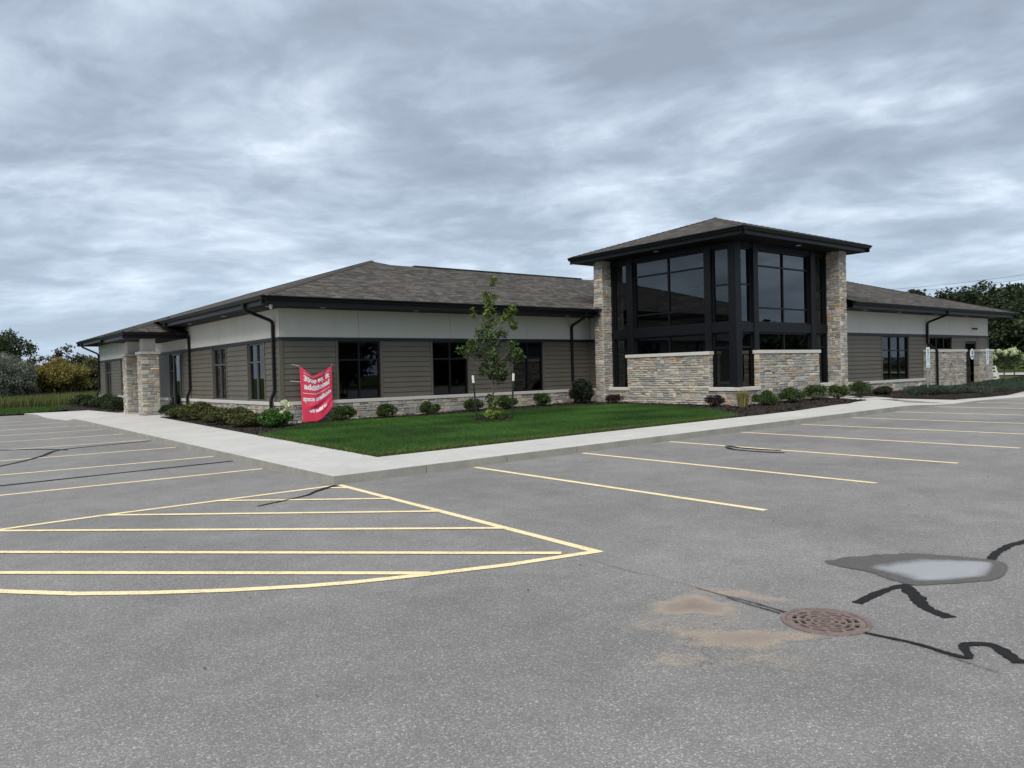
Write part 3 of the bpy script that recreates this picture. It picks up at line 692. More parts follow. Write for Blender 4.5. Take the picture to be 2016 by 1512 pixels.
def cap(fac, s0, s1, z0, z1, d0, d1, parent=None):
    """cast stone cap in lengths"""
    n = max(1, round((s1-s0)/1.25)); st = (s1-s0)/n
    for i in range(n): fac.part('cap_stone', M_cap, parent or bld, s0+i*st+.002, s0+(i+1)*st-.002, d0, d1, z0, z1, bevel=.008)
def siding(fac, s0, s1, z0, z1, d=0.0, trims=(1, 1), parent=None):
    """lapped boards between two upright trims"""
    tw = .085; bk = fac.part('siding_panel', M_trimg, parent or bld, s0, s1, d-.16, d-.012, z0, z1)
    if trims[0]: fac.part('trim_board', M_trimg, bk, s0, s0+tw, d-.012, d+.034, z0, z1); a = s0+tw+.002
    else: a = s0
    if trims[1]: fac.part('trim_board', M_trimg, bk, s1-tw, s1, d-.012, d+.034, z0, z1); b = s1-tw-.002
    else: b = s1
    ex = .181; n = int(math.ceil((z1-z0)/ex)); zb = z0
    for i in range(n):
        t_ = min(z1, zb+ex)
        if t_-zb < .02: break
        P = [fac.pt(a, d-.012, zb), fac.pt(b, d-.012, zb), fac.pt(b, d+.022, zb), fac.pt(a, d+.022, zb), fac.pt(a, d-.012, t_-.001), fac.pt(b, d-.012, t_-.001), fac.pt(b, d-.002, t_-.001), fac.pt(a, d-.002, t_-.001)]
        MB().add(P, [(0, 3, 2, 1), (4, 5, 6, 7), (0, 1, 5, 4), (1, 2, 6, 5), (2, 3, 7, 6), (3, 0, 4, 7)]).build('siding_board', M_siding, bk)
        zb = t_
def window(fac, s0, s1, z0, z1, vs=(), hs=(), d=-.02, fm=None, fw=.055, cells=None, parent=None, name='window', depth=.11):
    """frame, mullions and one pane in each light"""
    fm = fm or M_frame; root = bpy.data.objects.new(name, None); COL.objects.link(root); root.parent = parent or bld; ORG[root] = ORG[bld]
    mb = MB()
    fac.box(mb, s0, s1, d-depth, d, z0, z0+fw); fac.box(mb, s0, s1, d-depth, d, z1-fw, z1)
    fac.box(mb, s0, s0+fw, d-depth, d-.001, z0+fw, z1-fw); fac.box(mb, s1-fw, s1, d-depth, d-.001, z0+fw, z1-fw)
    mb.build('frame', fm, root, bevel=.003)
    mw = .028
    for v in vs: fac.part('mullion', fm, root, v-mw, v+mw, d-depth+.01, d-.004, z0+fw, z1-fw)
    for h in hs: fac.part('transom', fm, root, s0+fw, s1-fw, d-depth+.012, d-.007, h-mw, h+mw)
    S_ = [s0+fw]+[x for v in vs for x in (v-mw, v+mw)]+[s1-fw]; Z_ = [z0+fw]+[x for h in hs for x in (h-mw, h+mw)]+[z1-fw]
    for i in range(0, len(S_), 2):
        for j in range(0, len(Z_), 2):
            k = random.uniform(-.0012, .0012); mb = MB()
            P = [fac.pt(S_[i], d-.055+k, Z_[j]), fac.pt(S_[i+1], d-.055-k, Z_[j]), fac.pt(S_[i+1], d-.055-k*.6, Z_[j+1]), fac.pt(S_[i], d-.055+k*.5, Z_[j+1])]
            if fac.axis == 'y': P.reverse()
            mb.add(P, [(0, 1, 2, 3)]).build('pane', M_tglass if name == 'tower_window' else M_glass, root)
    return root
def band(fac, s0, s1, seams, z0=Z_BAND, z1=Z_SOF+.02, parent=None):
    fac.part('wall_sheathing', M_trimg, bld, s0, s1, -.16, -.012, z0, z1)
    e = [s0]+list(seams)+[s1]
    for a, b in zip(e[:-1], e[1:]): fac.part('wall_panel', M_panel, bld, a+.006, b-.006, -.012, .004, z0, z1, bevel=.002)
    fac.part('frieze_board', M_frieze, bld, s0-.02, s1+.0, -.16, .035, Z_HEAD, Z_BAND-.001, bevel=.004)
def base(fac, s0, s1, sep=False, z0=.05, d=.05):
    bk = fac.part('stone_base', M_mortar, bld, s0, s1, -.16, d, z0, Z_CAP0)
    stones(fac, s0-.02, s1, .18, Z_CAP0-.002, d, bk, sep)
def base_run(fac, s0, s1, wins, corner0=1, corner1=0):
    """siding bays between openings"""
    e = s0
    for a, b in wins:
        siding(fac, e, a-.002, Z_CAP1, Z_HEAD-.001); e = b+.002
    siding(fac, e, s1, Z_CAP1, Z_HEAD-.001)

# ---- tower lower walls first: their stones are the largest in view and are single objects
FTL = Fac('y', 23.12); FTR = Fac('x', 16.37)
for fac, o0, lo, hi in ((FTL, 16.37, 16.37, 22.72), (FTR, 23.12, 23.12, 29.5)):
    hw = fac.part('tower_stone_wall', M_mortar, bld, o0+1.25, o0+5.3, -.22, 0, .05, 2.225)
    stones(fac, o0+1.25, o0+5.3, .30 if fac is FTL else .42, 2.22, 0.0, hw, True)
    cap(fac, o0+1.20, o0+5.36, 2.225, 2.35, -.23, .075, hw)
    for a, b, ra in ((lo, o0+1.25, 1), (o0+5.3, hi, 0)):
        bk = fac.part('tower_sill_wall', M_mortar, bld, a, b, -.22, 0, .05, .905)
        stones(fac, a-(.035 if a == lo else 0), b, .22, .90, 0.0, bk, False)
        cap(fac, a-(.085 if a == lo else -.002), b+(-.002 if a == lo else 0.02), .905, 1.03, -.23, .08, bk)
    # returns of the tall wall, seen edge on
fr1 = Fac('x', 16.37+1.25); 
mb_ = MB(); stones(fr1, 23.1, 23.32, 1.03, 2.22, 0.0, hw, False, thick=.02); fr2 = Fac('y', 23.12+1.25); stones(fr2, 16.35, 16.57, 1.03, 2.22, 0.0, hw, False, thick=.02)

# ---- tower glazing
FGL = Fac('y', TX); FGR = Fac('x', TY)
tower = bpy.data.objects.new('glass_tower', None); COL.objects.link(tower); tower.parent = bld; ORG[tower] = ORG[bld]
def TP(fac, *a, bevel=.006, name='post'): return fac.part(name, M_black, tower, *a, bevel=bevel)
for fac, c0 in ((FGL, TY), (FGR, TX)):
    o = lambda k: c0+k
    TP(fac, o(1.01), o(1.30), -.10, .085, 1.03, 6.28); TP(fac, o(4.86), o(5.20), -.10, .085, 1.03, 6.28)
    TP(fac, o(.24), o(6.13), -.09, .06, 3.02, 3.36, name='spandrel'); TP(fac, o(.24), o(6.13), -.09, .05, 6.09, 6.28, name='head_beam')
    TP(fac, o(5.98), o(6.13), -.09, .04, 1.03, 6.28)
    window(fac, o(.245), o(1.005), 1.03, 3.015, hs=(2.47,), parent=bld, name='tower_window'); window(fac, o(.245), o(1.005), 3.365, 6.085, hs=(4.75,), name='tower_window')
    window(fac, o(1.305), o(4.855), 2.20, 3.015, vs=(o(3.08),), name='tower_window'); window(fac, o(1.305), o(4.855), 3.365, 6.085, vs=(o(3.08),), hs=(3.93, 5.48), name='tower_window')
    window(fac, o(5.205), o(5.975), 1.03, 3.015, hs=(2.47,), name='tower_window'); window(fac, o(5.205), o(5.975), 3.365, 6.085, hs=(4.75,), name='tower_window')
MB().box(TX-.085, TX+.24, TY-.085, TY+.24, 1.03, 6.28).build('corner_post', M_black, tower, bevel=.006)
# stone piers at the two ends
for (x0, x1, y0, y1, nm) in ((22.80, 23.40, 22.71, 23.20, 'a'), (29.44, 29.96, 16.0, 16.62, 'b')):
    pr_ = MB().box(x0+.02, x1, y0+.02, y1, .05, 6.30).build('stone_pier', M_mortar, bld)
    if nm == 'a': F1, F2 = (Fac('y', x0+.02), y0, y1), (Fac('x', y0+.02), x0, x1)
    else: F1, F2 = (Fac('y', x0+.02), y0, y1), (Fac('x', y0+.02), x0, x1)
    for f_, a, b in (F1, F2): stones(f_, a, b, .25, 6.30, 0, pr_, False, ws=(.14, .42), thick=.028)
# tower walls rising above the roof behind, inner floor and ceiling
MB().box(29.5, 29.9, 16.63, 23.2, 3.9, 6.28).build('tower_wall', M_siding, tower); MB().box(23.42, 29.9, 22.9, 23.2, 3.9, 6.28).build('tower_wall', M_siding, tower)
MB().box(23.45, 29.4, 16.8, 22.9, .22, .30).build('tower_floor', M_intfloor, tower)
MB().box(29.2, 29.45, 16.75, 22.9, .3, 6.2).build('tower_inner_wall', M_int, tower); MB().box(23.5, 29.2, 22.6, 22.85, .3, 6.2).build('tower_inner_wall', M_int, tower)

# ---- long facade (faces the parking lot)
FM = Fac('x', BY)
base(FM, BX-.03, 23.12, False)
cap(FM, BX-.12, 23.12, Z_CAP0, Z_CAP1, -.1, .115)
WM = [(11.50, 13.10), (15.26, 16.84), (19.03, 20.60)]
base_run(FM, BX, TX-.01, WM)
for a, b in WM: window(FM, a, b, Z_CAP1+.002, Z_HEAD-.002, vs=((a+b)/2,), hs=(2.33,))
band(FM, BX, TX-.01, (12.31, 16.08, 19.81))
# return wall between the long facade and the tower pier
FRt = Fac('y', TX); siding(FRt, 23.2, BY, Z_CAP1, Z_HEAD-.001); band(FRt, 23.2, BY-.01, ()); cap(FRt, 23.2, BY, Z_CAP0, Z_CAP1, -.1, .1)
base(FRt, 23.2, BY-.05)
# ---- left facade
FL = Fac('y', BX)
base(FL, BY-.03, 35.15); base(FL, 37.25, 53.5)
cap(FL, BY-.12, 35.15, Z_CAP0, Z_CAP1, -.1, .115); cap(FL, 37.25, 53.6, Z_CAP0, Z_CAP1, -.1, .115)
WL = [(25.45, 27.02), (29.33, 30.95), (35.20, 37.20), (45.7, 47.3), (49.95, 51.6)]
base_run(FL, BY, 53.5, WL)
for a, b in WL[:2]+WL[3:]: window(FL, a, b, Z_CAP1+.002, Z_HEAD-.002, vs=((a+b)/2,), hs=(2.33,), fm=M_bronze)
band(FL, BY+.02, 53.5, (27.35, 30.2, 33.4, 36.6, 40, 43, 46, 49.5))
# entrance door 140 with side lights
window(FL, 35.20, 35.66, .30, Z_HEAD-.002, hs=(1.05, 2.2), fm=M_bronze, name='side_light'); window(FL, 36.74, 37.20, .30, Z_HEAD-.002, hs=(1.05, 2.2), fm=M_bronze, name='side_light')
dor = window(FL, 35.665, 36.735, .30, Z_HEAD-.002, hs=(), fm=M_bronze, fw=.10, name='entrance_door')
FL.part('door_handle', M_steel, dor, 36.55, 36.58, .0, .05, 1.1, 1.7)
def text_mesh(s_, size, bold=0.0):
    cu = bpy.data.curves.new('t', 'FONT'); cu.body = s_; cu.size = size; cu.offset = bold; cu.align_x = 'CENTER'; cu.resolution_u = 3
    o = bpy.data.objects.new('t', cu); COL.objects.link(o); bpy.context.view_layer.update()
    me = o.to_mesh(); V = [tuple(v.co) for v in me.vertices]; F = [tuple(p.vertices) for p in me.polygons]; o.to_mesh_clear()
    bpy.data.objects.remove(o); bpy.data.curves.remove(cu); return V, F
M_letter = mat('white_vinyl', (.85, .85, .85), .6)
V, F = text_mesh('140', .42, .012)
MB().add([FL.pt(36.2-v[0], -.062, 2.48+v[1]) for v in V], F).build('door_number', M_letter, dor)
# ---- right wing facade
FR = Fac('x', RY)
base(FR, 30.0, 38.44); cap(FR, 30.6, 38.38, Z_CAP0, Z_CAP1, -.1, .115)
wR = [(34.34, 36.9)]
siding(FR, 30.0, 34.338, Z_CAP1, Z_HEAD-.001); siding(FR, 36.902, 39.04, Z_CAP1, Z_HEAD-.001)
window(FR, 34.34, 36.9, Z_CAP1+.002, Z_HEAD-.002, vs=(35.19, 36.05), hs=(2.33,))
siding(FR, 39.04, 43.0, Z_CAP1, 2.36, trims=(0, 0)); window(FR, 39.042, 41.6, 2.362, Z_HEAD-.002, vs=(39.9, 40.75)); siding(FR, 41.602, 43.0, 2.362, Z_HEAD-.001, trims=(1, 0))
siding(FR, 43.0, 44.8, 2.78, Z_HEAD-.001, trims=(0, 0)); siding(FR, 44.8, RX1, Z_CAP1, Z_HEAD-.001)
dor2 = window(FR, 43.2, 44.6, .42, 2.76, fw=.1, name='side_door', hs=(1.1,))
FR.part('door_jamb', M_trimg, bld, 43.0, 43.198, -.16, .02, .3, 2.779); FR.part('door_jamb', M_trimg, bld, 44.602, 44.8, -.16, .02, .3, 2.779)
band(FR, 29.96, RX1, (32.6, 35.5, 38.4, 41.4, 44.2))
FRW = Fac('x', RY-.30)
for a, b in ((38.45, 42.5), (44.3, 45.95)):
    hw = FRW.part('stone_screen', M_mortar, bld, a, b, -.29, 0, .1, 2.225); stones(FRW, a, b, .4, 2.22, 0, hw); cap(FRW, a-.06, b+.07, 2.225, 2.35, -.31, .07, hw)
    stones(Fac('y', a), RY-.3, RY, .4, 2.22, 0, hw, thick=.02)
# oval sign hung on the side door
ov = MB(); K = 28
ov.v = [(43.02, RY-.42+.0, 2.1)]+[(43.02+.24*math.cos(2*math.pi*i/K), RY-.42, 2.1+.28*math.sin(2*math.pi*i/K)) for i in range(K)]
ov.f = [(0, 1+i, 1+(i+1) % K) for i in range(K)]
o = ov.build('oval_sign', M_white, dor2); sm = o.modifiers.new('thick', 'SOLIDIFY'); sm.thickness = .015
M_blue = mat('blue_print', (.03, .16, .42), .5); M_green = mat('green_print', (.05, .34, .22), .5)
drp = MB(); dp = [(0, .30), (.10, .12), (.16, -.02), (.12, -.12), (0, -.16), (-.12, -.12), (-.16, -.02), (-.10, .12)]
drp.add([(43.02+a*.6, RY-.44, 2.17+b*.55) for a, b in dp], [tuple(range(8))]); drp.box(42.86, 43.18, RY-.441, RY-.438, 1.97, 2.01); drp.build('sign_print', M_blue, o)
# end walls and back so that no light leaks in
for a in ((RX1-.16, RX1, RY, 37, .1, Z_SOF), (BX, 23.4, 53.34, 53.5, .1, Z_SOF), (22.9, 23.06, 36.9, 53.5, .1, Z_SOF), (23.06, RX1, 36.9, 37.05, .1, Z_SOF)): MB().box(*a).build('back_wall', M_siding, bld)
MB().box(BX+.2, 23.2, BY+.2, 53.3, .2, .30).build('floor_slab', M_intfloor, bld); MB().box(23.2, RX1-.2, 23.3, 36.8, .2, .30).build('floor_slab', M_intfloor, bld); MB().box(30, RX1-.2, RY+.2, 23.2, .2, .31).build('floor_slab', M_intfloor, bld)
for a in ((BX+.3, 23.0, BY+4.2, BY+4.32, .3, 3.95), (BX+4.2, BX+4.32, BY+4.35, 53.2, .3, 3.95), (14.0, 14.1, BY+.25, BY+4.15, .3, 3.95), (18.0, 18.1, BY+.25, BY+4.15, .3, 3.95), (30.1, RX1-.3, RY+4, RY+4.1, .3, 3.95)): MB().box(*a).build('partition_wall', M_int, bld)
MB().box(BX+.2, 23.2, BY+.2, 53.2, 3.96, 4.0).build('ceiling', M_int, bld); MB().box(30.1, RX1-.2, RY+.2, 36.5, 3.96, 4.0).build('ceiling', M_int, bld)

# ------------------------------------------------------------------ roofs
SL = .325
def roof_face(mb, pts):
    """planar roof face with uv: u along the eave (first edge), v up the slope, in metres"""
    p = [Vector(q) for q in pts]; u = (p[1]-p[0]).normalized(); n = (p[1]-p[0]).cross(p[2]-p[0]).normalized(); v = n.cross(u)
    if v.z < 0: v = -v
    off = random.uniform(0, 50)
    mb.add(pts, [tuple(range(len(pts)))], uv=[((q-p[0]).dot(u)+off, (q-p[0]).dot(v)) for q in p])
def ridge_line(a, b, parent, wd=.16):
    a = Vector(a); b = Vector(b); n = max(1, int((b-a).length/.24)); d = (b-a)/n; sd_ = d.cross(Vector((0, 0, 1))).normalized()*wd; mb = MB()
    for i in range(n):
        p = a+d*i+Vector((0, 0, .012)); q = a+d*(i+1.25)+Vector((0, 0, .030))
        dn = Vector((0, 0, -.045))
        mb.add([p+sd_+dn, p, p-sd_+dn, q+sd_+dn, q, q-sd_+dn], [(0, 1, 4, 3), (1, 2, 5, 4)])
    return mb.build('ridge_cap', M_ridge, parent)
def hip_roof(x0, x1, y0, y1, z0, name='roof', ridge=True, faces='swne'):
    h = min(x1-x0, y1-y0)/2; zt_ = z0+SL*h; mb = MB()
    if y1-y0 > x1-x0: A, B = ((x0+x1)/2, y0+h, zt_), ((x0+x1)/2, y1-h, zt_)
    else: A, B = (x0+h, (y0+y1)/2, zt_), (x1-h, (y0+y1)/2, zt_)
    sw, se, ne, nw = (x0, y0, z0), (x1, y0, z0), (x1, y1, z0), (x0, y1, z0)
    if math.dist(A, B) < .3: 
        A = B = tuple((a+b)/2 for a, b in zip(A, B)); fs = {'s': [sw, se, A], 'e': [se, ne, A], 'n': [ne, nw, A], 'w': [nw, sw, A]}
    elif y1-y0 > x1-x0: fs = {'s': [sw, se, A], 'e': [se, ne, B, A], 'n': [ne, nw, B], 'w': [nw, sw, A, B]}
    else: fs = {'s': [sw, se, B, A], 'e': [se, ne, B], 'n': [ne, nw, A, B], 'w': [nw, sw, A]}
    for k_ in faces: roof_face(mb, fs[k_])
    o = mb.build(name, M_roof, bld); 
    if ridge:
        if math.dist(A, B) > .3: ridge_line(A, B, o)
        near = {'a': (sw, A), 'b': (nw, B if y1-y0 > x1-x0 else A), 'c': (se, A if y1-y0 > x1-x0 else B)}
        for k_, (a, b) in near.items(): ridge_line(a, b, o)
    return o
EX, EY = BX-1.05, BY-1.35+.0
EY = 22.70; EX = 8.45
zr = Z_GUT+SL*7.2; mb = MB(); A_ = (16.3, 30.55, Z_GUT+SL*7.85); B_ = (16.3, 46.55, Z_GUT+SL*7.85)
roof_face(mb, [(EX, EY, Z_GUT), (27.0, EY, Z_GUT), (34, EY+7.2, zr), (16.95, EY+7.2, zr), A_])
roof_face(mb, [(EX, 54.4, Z_GUT), (EX, EY, Z_GUT), A_, B_]); roof_face(mb, [(24.15, 54.4, Z_GUT), (EX, 54.4, Z_GUT), B_]); roof_face(mb, [(24.15, 37.1, Z_GUT), (24.15, 54.4, Z_GUT), B_, A_, (16.95, EY+7.2, zr)])
roof_face(mb, [(34, 37.1, Z_GUT), (24.15, 37.1, Z_GUT), (16.95, EY+7.2, zr), (34, EY+7.2, zr)])
r_left = mb.build('roof', M_roof, bld)
for a, b in ((A_, B_), ((EX, EY, Z_GUT), A_), ((EX, 54.4, Z_GUT), B_)): ridge_line(a, b, r_left)
mb = MB(); zq = lambda x, y: Z_GUT+SL*min(x-22.3, 47.25-x, y-15.65, 38-y); q3 = lambda *P: [(x, y, zq(x, y)) for x, y in P]
roof_face(mb, q3((29.9, 15.65), (47.25, 15.65), (36.075, 26.825), (33.475, 26.825), (29.9, 23.25)))
roof_face(mb, q3((22.3, 38), (22.3, 23.2), (29.85, 23.2), (33.475, 26.825))); roof_face(mb, q3((47.25, 15.65), (47.25, 38), (36.075, 26.825))); roof_face(mb, q3((47.25, 38), (22.3, 38), (33.475, 26.825), (36.075, 26.825)))
r_right = mb.build('roof', M_roof, bld); ridge_line((47.25, 15.65, Z_GUT), (36.075, 26.825, zq(36.075, 26.825)), r_right); ridge_line((33.475, 26.825, zq(33.475, 26.825)), (36.075, 26.825, zq(36.075, 26.825)), r_right)
# cross wing between them
rx = r_left; MB().box(18.1, 28.4, EY+7.2-.12, EY+7.2+.12, zr-.03, zr+.04).build('ridge_vent', M_frieze, rx)
MB().tube([(22.36, EY+.06, Z_GUT+.03), (29.4, EY+7.1, zr+.02)], .022, 6).build('valley_flashing', M_steel, rx)
r_tow = hip_roof(22.3, 30.95, 15.47, 24.2, 6.55)
r_por = hip_roof(6.94, 13.5, 34.1, 38.8, 3.80)

def gutter(pts, zt_, parent, inward, name='gutter', end=True):
    """K-profile gutter swept along an eave polyline; inward = +1 if the house is to the left of travel"""
    prof = [(0, -.02), (-.012, 0), (.012, -.0), (.03, -.012), (.035, -.05), (.012, -.095), (-.03, -.125), (-.10, -.125)]
    prof = [(.03, 0), (.045, -.008), (.045, -.03), (.03, -.06), (.005, -.09), (-.005, -.13), (-.10, -.13), (-.10, 0), (-.085, 0), (-.085, -.03), (.02, -.03), (.02, 0)]
    P = [Vector((x, y, 0)) for x, y in pts]; n = len(P); rings = []
    for i, p in enumerate(P):
        nr = []
        for a, b in ((i-1, i), (i, i+1)):
            if 0 <= a and b < n:
                d = (P[b]-P[a]).normalized(); nr.append(Vector((d.y, -d.x, 0))*inward)
        m_ = sum(nr, Vector())/len(nr); m_ = m_/(m_.dot(nr[0]))
        rings.append([(p.x+m_.x*a, p.y+m_.y*a, zt_+b) for a, b in prof])
    mb = MB(); k = len(prof); mb.v = [q for r__ in rings for q in r__]
    for i in range(n-1): mb.f += [(i*k+j, i*k+(j+1) % k, (i+1)*k+(j+1) % k, (i+1)*k+j) for j in range(k)]
    mb.f += [tuple(range(k)), tuple(range((n-1)*k, n*k))]
    mb.build(name, M_gut, parent)
    fas = MB()
    for a, b in zip(pts[:-1], pts[1:]):
        d = Vector((b[0]-a[0], b[1]-a[1], 0)).normalized(); nn = Vector((d.y, -d.x, 0))*inward
        q = [(a[0]-nn.x*.10, a[1]-nn.y*.10), (b[0]-nn.x*.10, b[1]-nn.y*.10), (b[0]-nn.x*.13, b[1]-nn.y*.13), (a[0]-nn.x*.13, a[1]-nn.y*.13)]
        fas.add([(*p, zt_-.03) for p in q]+[(*p, zt_-.27) for p in q], [(0, 1, 2, 3), (4, 7, 6, 5), (0, 4, 5, 1), (1, 5, 6, 2), (2, 6, 7, 3), (3, 7, 4, 0)])
    fas.build('fascia', M_gut, parent)
gutter([(EX, 34.45), (EX, EY), (22.3, EY)], Z_GUT, r_left, 1)
gutter([(24, 54.4), (EX, 54.4), (EX, 38.5)], Z_GUT, r_left, 1)
gutter([(30.0, 15.65), (47.25, 15.65), (47.25, 38)], Z_GUT, r_right, 1)
gutter([(22.3, 24.2), (22.3, 15.47), (30.95, 15.47), (30.95, 24.2)], 6.55, r_tow, 1)
gutter([(9.46, 38.8), (6.94, 38.8), (6.94, 34.1), (9.46, 34.1)], 3.80, r_por, 1)
gutter([(22.3, 22.6), (22.3, 23.2)], Z_GUT, r_right, -1)
def soffit(poly, z_, parent, th=.03):
    mb = MB(); n = len(poly); mb.v = [(x, y, z_) for x, y in poly]+[(x, y, z_+th) for x, y in poly]
    mb.f = [tuple(range(n)), tuple(range(2*n-1, n-1, -1))]+[(i, (i+1) % n, n+(i+1) % n, n+i) for i in range(n)]; return mb.build('soffit', M_soffit, parent)
i_ = .12
so1 = soffit([(EX+i_, EY+i_), (23.4, EY+i_), (23.4, BY+.1), (BX+.1, BY+.1), (BX+.1, 54.3), (EX+i_, 54.3)], Z_SOF, bld)
soffit([(BX+.1, 53.4), (24, 53.4), (24, 54.3), (BX+.1, 54.3)], Z_SOF, bld)
so2 = soffit([(29.9, 15.65+i_), (47.25-i_, 15.65+i_), (47.25-i_, 37.9), (RX1-.1, 37.9), (RX1-.1, RY+.1), (29.9, RY+.1)], Z_SOF, bld)
so3 = soffit([(22.3+i_, 15.47+i_), (30.95-i_, 15.47+i_), (30.95-i_, 24.2-i_), (22.3+i_, 24.2-i_)], 6.285, bld)
so4 = soffit([(6.94+i_, 34.1+i_), (BX, 34.1+i_), (BX, 38.8-i_), (6.94+i_, 38.8-i_)], 3.545, bld)
def can_light(x, y, z_, parent):
    mb = MB(); K = 18
    for r_, zz in ((.095, z_-.002), (.095, z_-.012), (.065, z_-.012), (.06, z_-.004)): mb.v += [(x+r_*math.cos(2*math.pi*i/K), y+r_*math.sin(2*math.pi*i/K), zz) for i in range(K)]
    for k_ in range(3): mb.f += [(k_*K+i, k_*K+(i+1) % K, (k_+1)*K+(i+1) % K, (k_+1)*K+i) for i in range(K)]
    mb.f.append(tuple(range(3*K, 4*K))); mb.build('soffit_light', M_lamp, parent)
for x in (10.7, 14.2, 17.9, 21.4): can_light(x, 23.35, Z_SOF, so1)
for y in (23.6, 27.9, 32.1): can_light(8.98, y, Z_SOF, so1)
for x in (31.8, 34.9, 38.6, 42.0, 45.2): can_light(x, 16.2, Z_SOF, so2)
can_light(26.6, 16.05, 6.285, so3); can_light(22.85, 19.8, 6.285, so3)
# security camera at the corner
sc_ = MB(); sc_.tube([(8.85, 23.05, Z_SOF), (8.85, 23.05, Z_SOF-.05)], .055, 12); sc_.tube([(8.85, 23.05, Z_SOF-.05), (8.85, 23.05, Z_SOF-.10), (8.85, 23.05, Z_SOF-.14)], [.05, .05, .02], 12)
sc_.build('security_camera', M_white, so1)
fl = MB(); fl.tube([(44.15, RY, 3.45), (44.15, RY-.12, 3.45)], .03, 8)
for s_ in (-.13, .13): fl.tube([(44.15+s_*.4, RY-.08, 3.45), (44.15+s_, RY-.2, 3.42)], [.03, .06], 8)
fl.build('flood_light', M_bronze, bld)
def downspout(pts, parent=bld):
    mb = MB(); P = [Vector(p) for p in pts]; Q = [P[0]]
    for i in range(1, len(P)-1):                                  # rounded elbows
        a, b, c = P[i-1], P[i], P[i+1]; r_ = .09
        Q += [b+(a-b).normalized()*r_, b+(a-b).normalized()*r_*.3+(c-b).normalized()*r_*.3, b+(c-b).normalized()*r_]
    Q.append(P[-1]); mb.tube(Q, .048, square=True); mb.build('downspout', M_gut, parent, bevel=.012)
downspout([(EX+.06, 24.45, 4.16), (EX+.06, 24.45, 3.96), (BX-.075, 24.45, 3.62), (BX-.075, 24.45, 1.32), (BX-.20, 24.45, 1.08), (BX-.20, 24.45, .2)])
downspout([(EX+.06, 33.9, 4.16), (EX+.06, 33.9, 3.96), (BX-.075, 33.9, 3.66), (BX-.075, 33.9, 1.32), (BX-.20, 33.9, 1.08), (BX-.20, 33.9, .25)])
downspout([(EX+.06, 53.2, 4.16), (EX+.06, 53.2, 3.96), (BX-.075, 53.2, 3.50), (BX-.075, 53.2, 1.32), (BX-.22, 53.2, 1.05), (BX-.22, 53.2, .3)])
downspout([(21.9, EY+.06, 4.16), (21.9, EY+.06, 3.96), (22.2, BY-.075, 3.66), (22.2, BY-.075, 1.3), (22.2, BY-.20, 1.08), (22.2, BY-.20, .3)])
downspout([(38.75, 15.72, 4.16), (38.75, 15.72, 3.98), (38.75, RY-.075, 3.66), (38.75, RY-.075, 2.62), (38.9, RY-.44, 2.36), (38.9, RY-.44, .4)])
# ---- entrance columns
for y0 in (34.70, 37.50):
    cb = MB().box(7.75, 8.41, y0+.02, y0+.68, .1, 2.90).build('entrance_column', M_mortar, bld)
    for f_, a, b in ((Fac('y', 7.75), y0, y0+.7), (Fac('x', y0+.02), 7.73, 8.43)): stones(f_, a, b, .30, 2.90, 0, cb, False, ws=(.18, .45), thick=.03)
    MB().box(7.67, 8.49, y0-.06, y0+.76, 2.90, 3.01).build('column_cap', M_cap, cb, bevel=.01)
    MB().box(7.83, 8.33, y0+.10, y0+.60, 3.01, 3.55).build('column_top', M_panel, cb)

# ------------------------------------------------------------------ flag hung inside the tower
flag = thing('flag', (24.0, 19.0, 4.0), 'large striped flag hanging behind the tower glass', 'flag')
M_fr = mat('flag_red', (.32, .02, .03), .8); M_fw = mat('flag_white', (.55, .54, .52), .8); M_fb = mat('flag_blue', (.02, .03, .12), .8)
def fx(y): return 24.25+.05*math.sin(y*3.1)
for i in range(13):
    z1_ = 5.35-i*.15; y1_ = 19.9 if i < 7 else 20.9; mb = MB(); ysf = np.linspace(17.6, y1_, 16)
    for y in ysf: mb.v += [(fx(y), y, z1_), (fx(y), y, z1_-.15)]
    mb.f = [(2*j, 2*j+1, 2*j+3, 2*j+2) for j in range(15)]; mb.build('stripe', M_fr if i % 2 == 0 else M_fw, flag)
mb = MB(); ysf = np.linspace(19.9, 20.9, 8)
for y in ysf: mb.v += [(fx(y), y, 5.35), (fx(y), y, 4.30)]
mb.f = [(2*j, 2*j+1, 2*j+3, 2*j+2) for j in range(7)]; cn = mb.build('canton', M_fb, flag)
mb = MB()
for r_ in range(9):
    for c_ in range(6 if r_ % 2 == 0 else 5):
        y = 19.99+c_*.165+(0 if r_ % 2 == 0 else .08); z_ = 5.27-r_*.11; P = []
        for q in range(10):
            a = math.pi*q/5; rr = .04 if q % 2 == 0 else .016; P.append((fx(y)-.006, y+rr*math.sin(a), z_+rr*math.cos(a)))
        mb.add(P, [tuple(range(10))])
mb.build('stars', M_fw, cn)


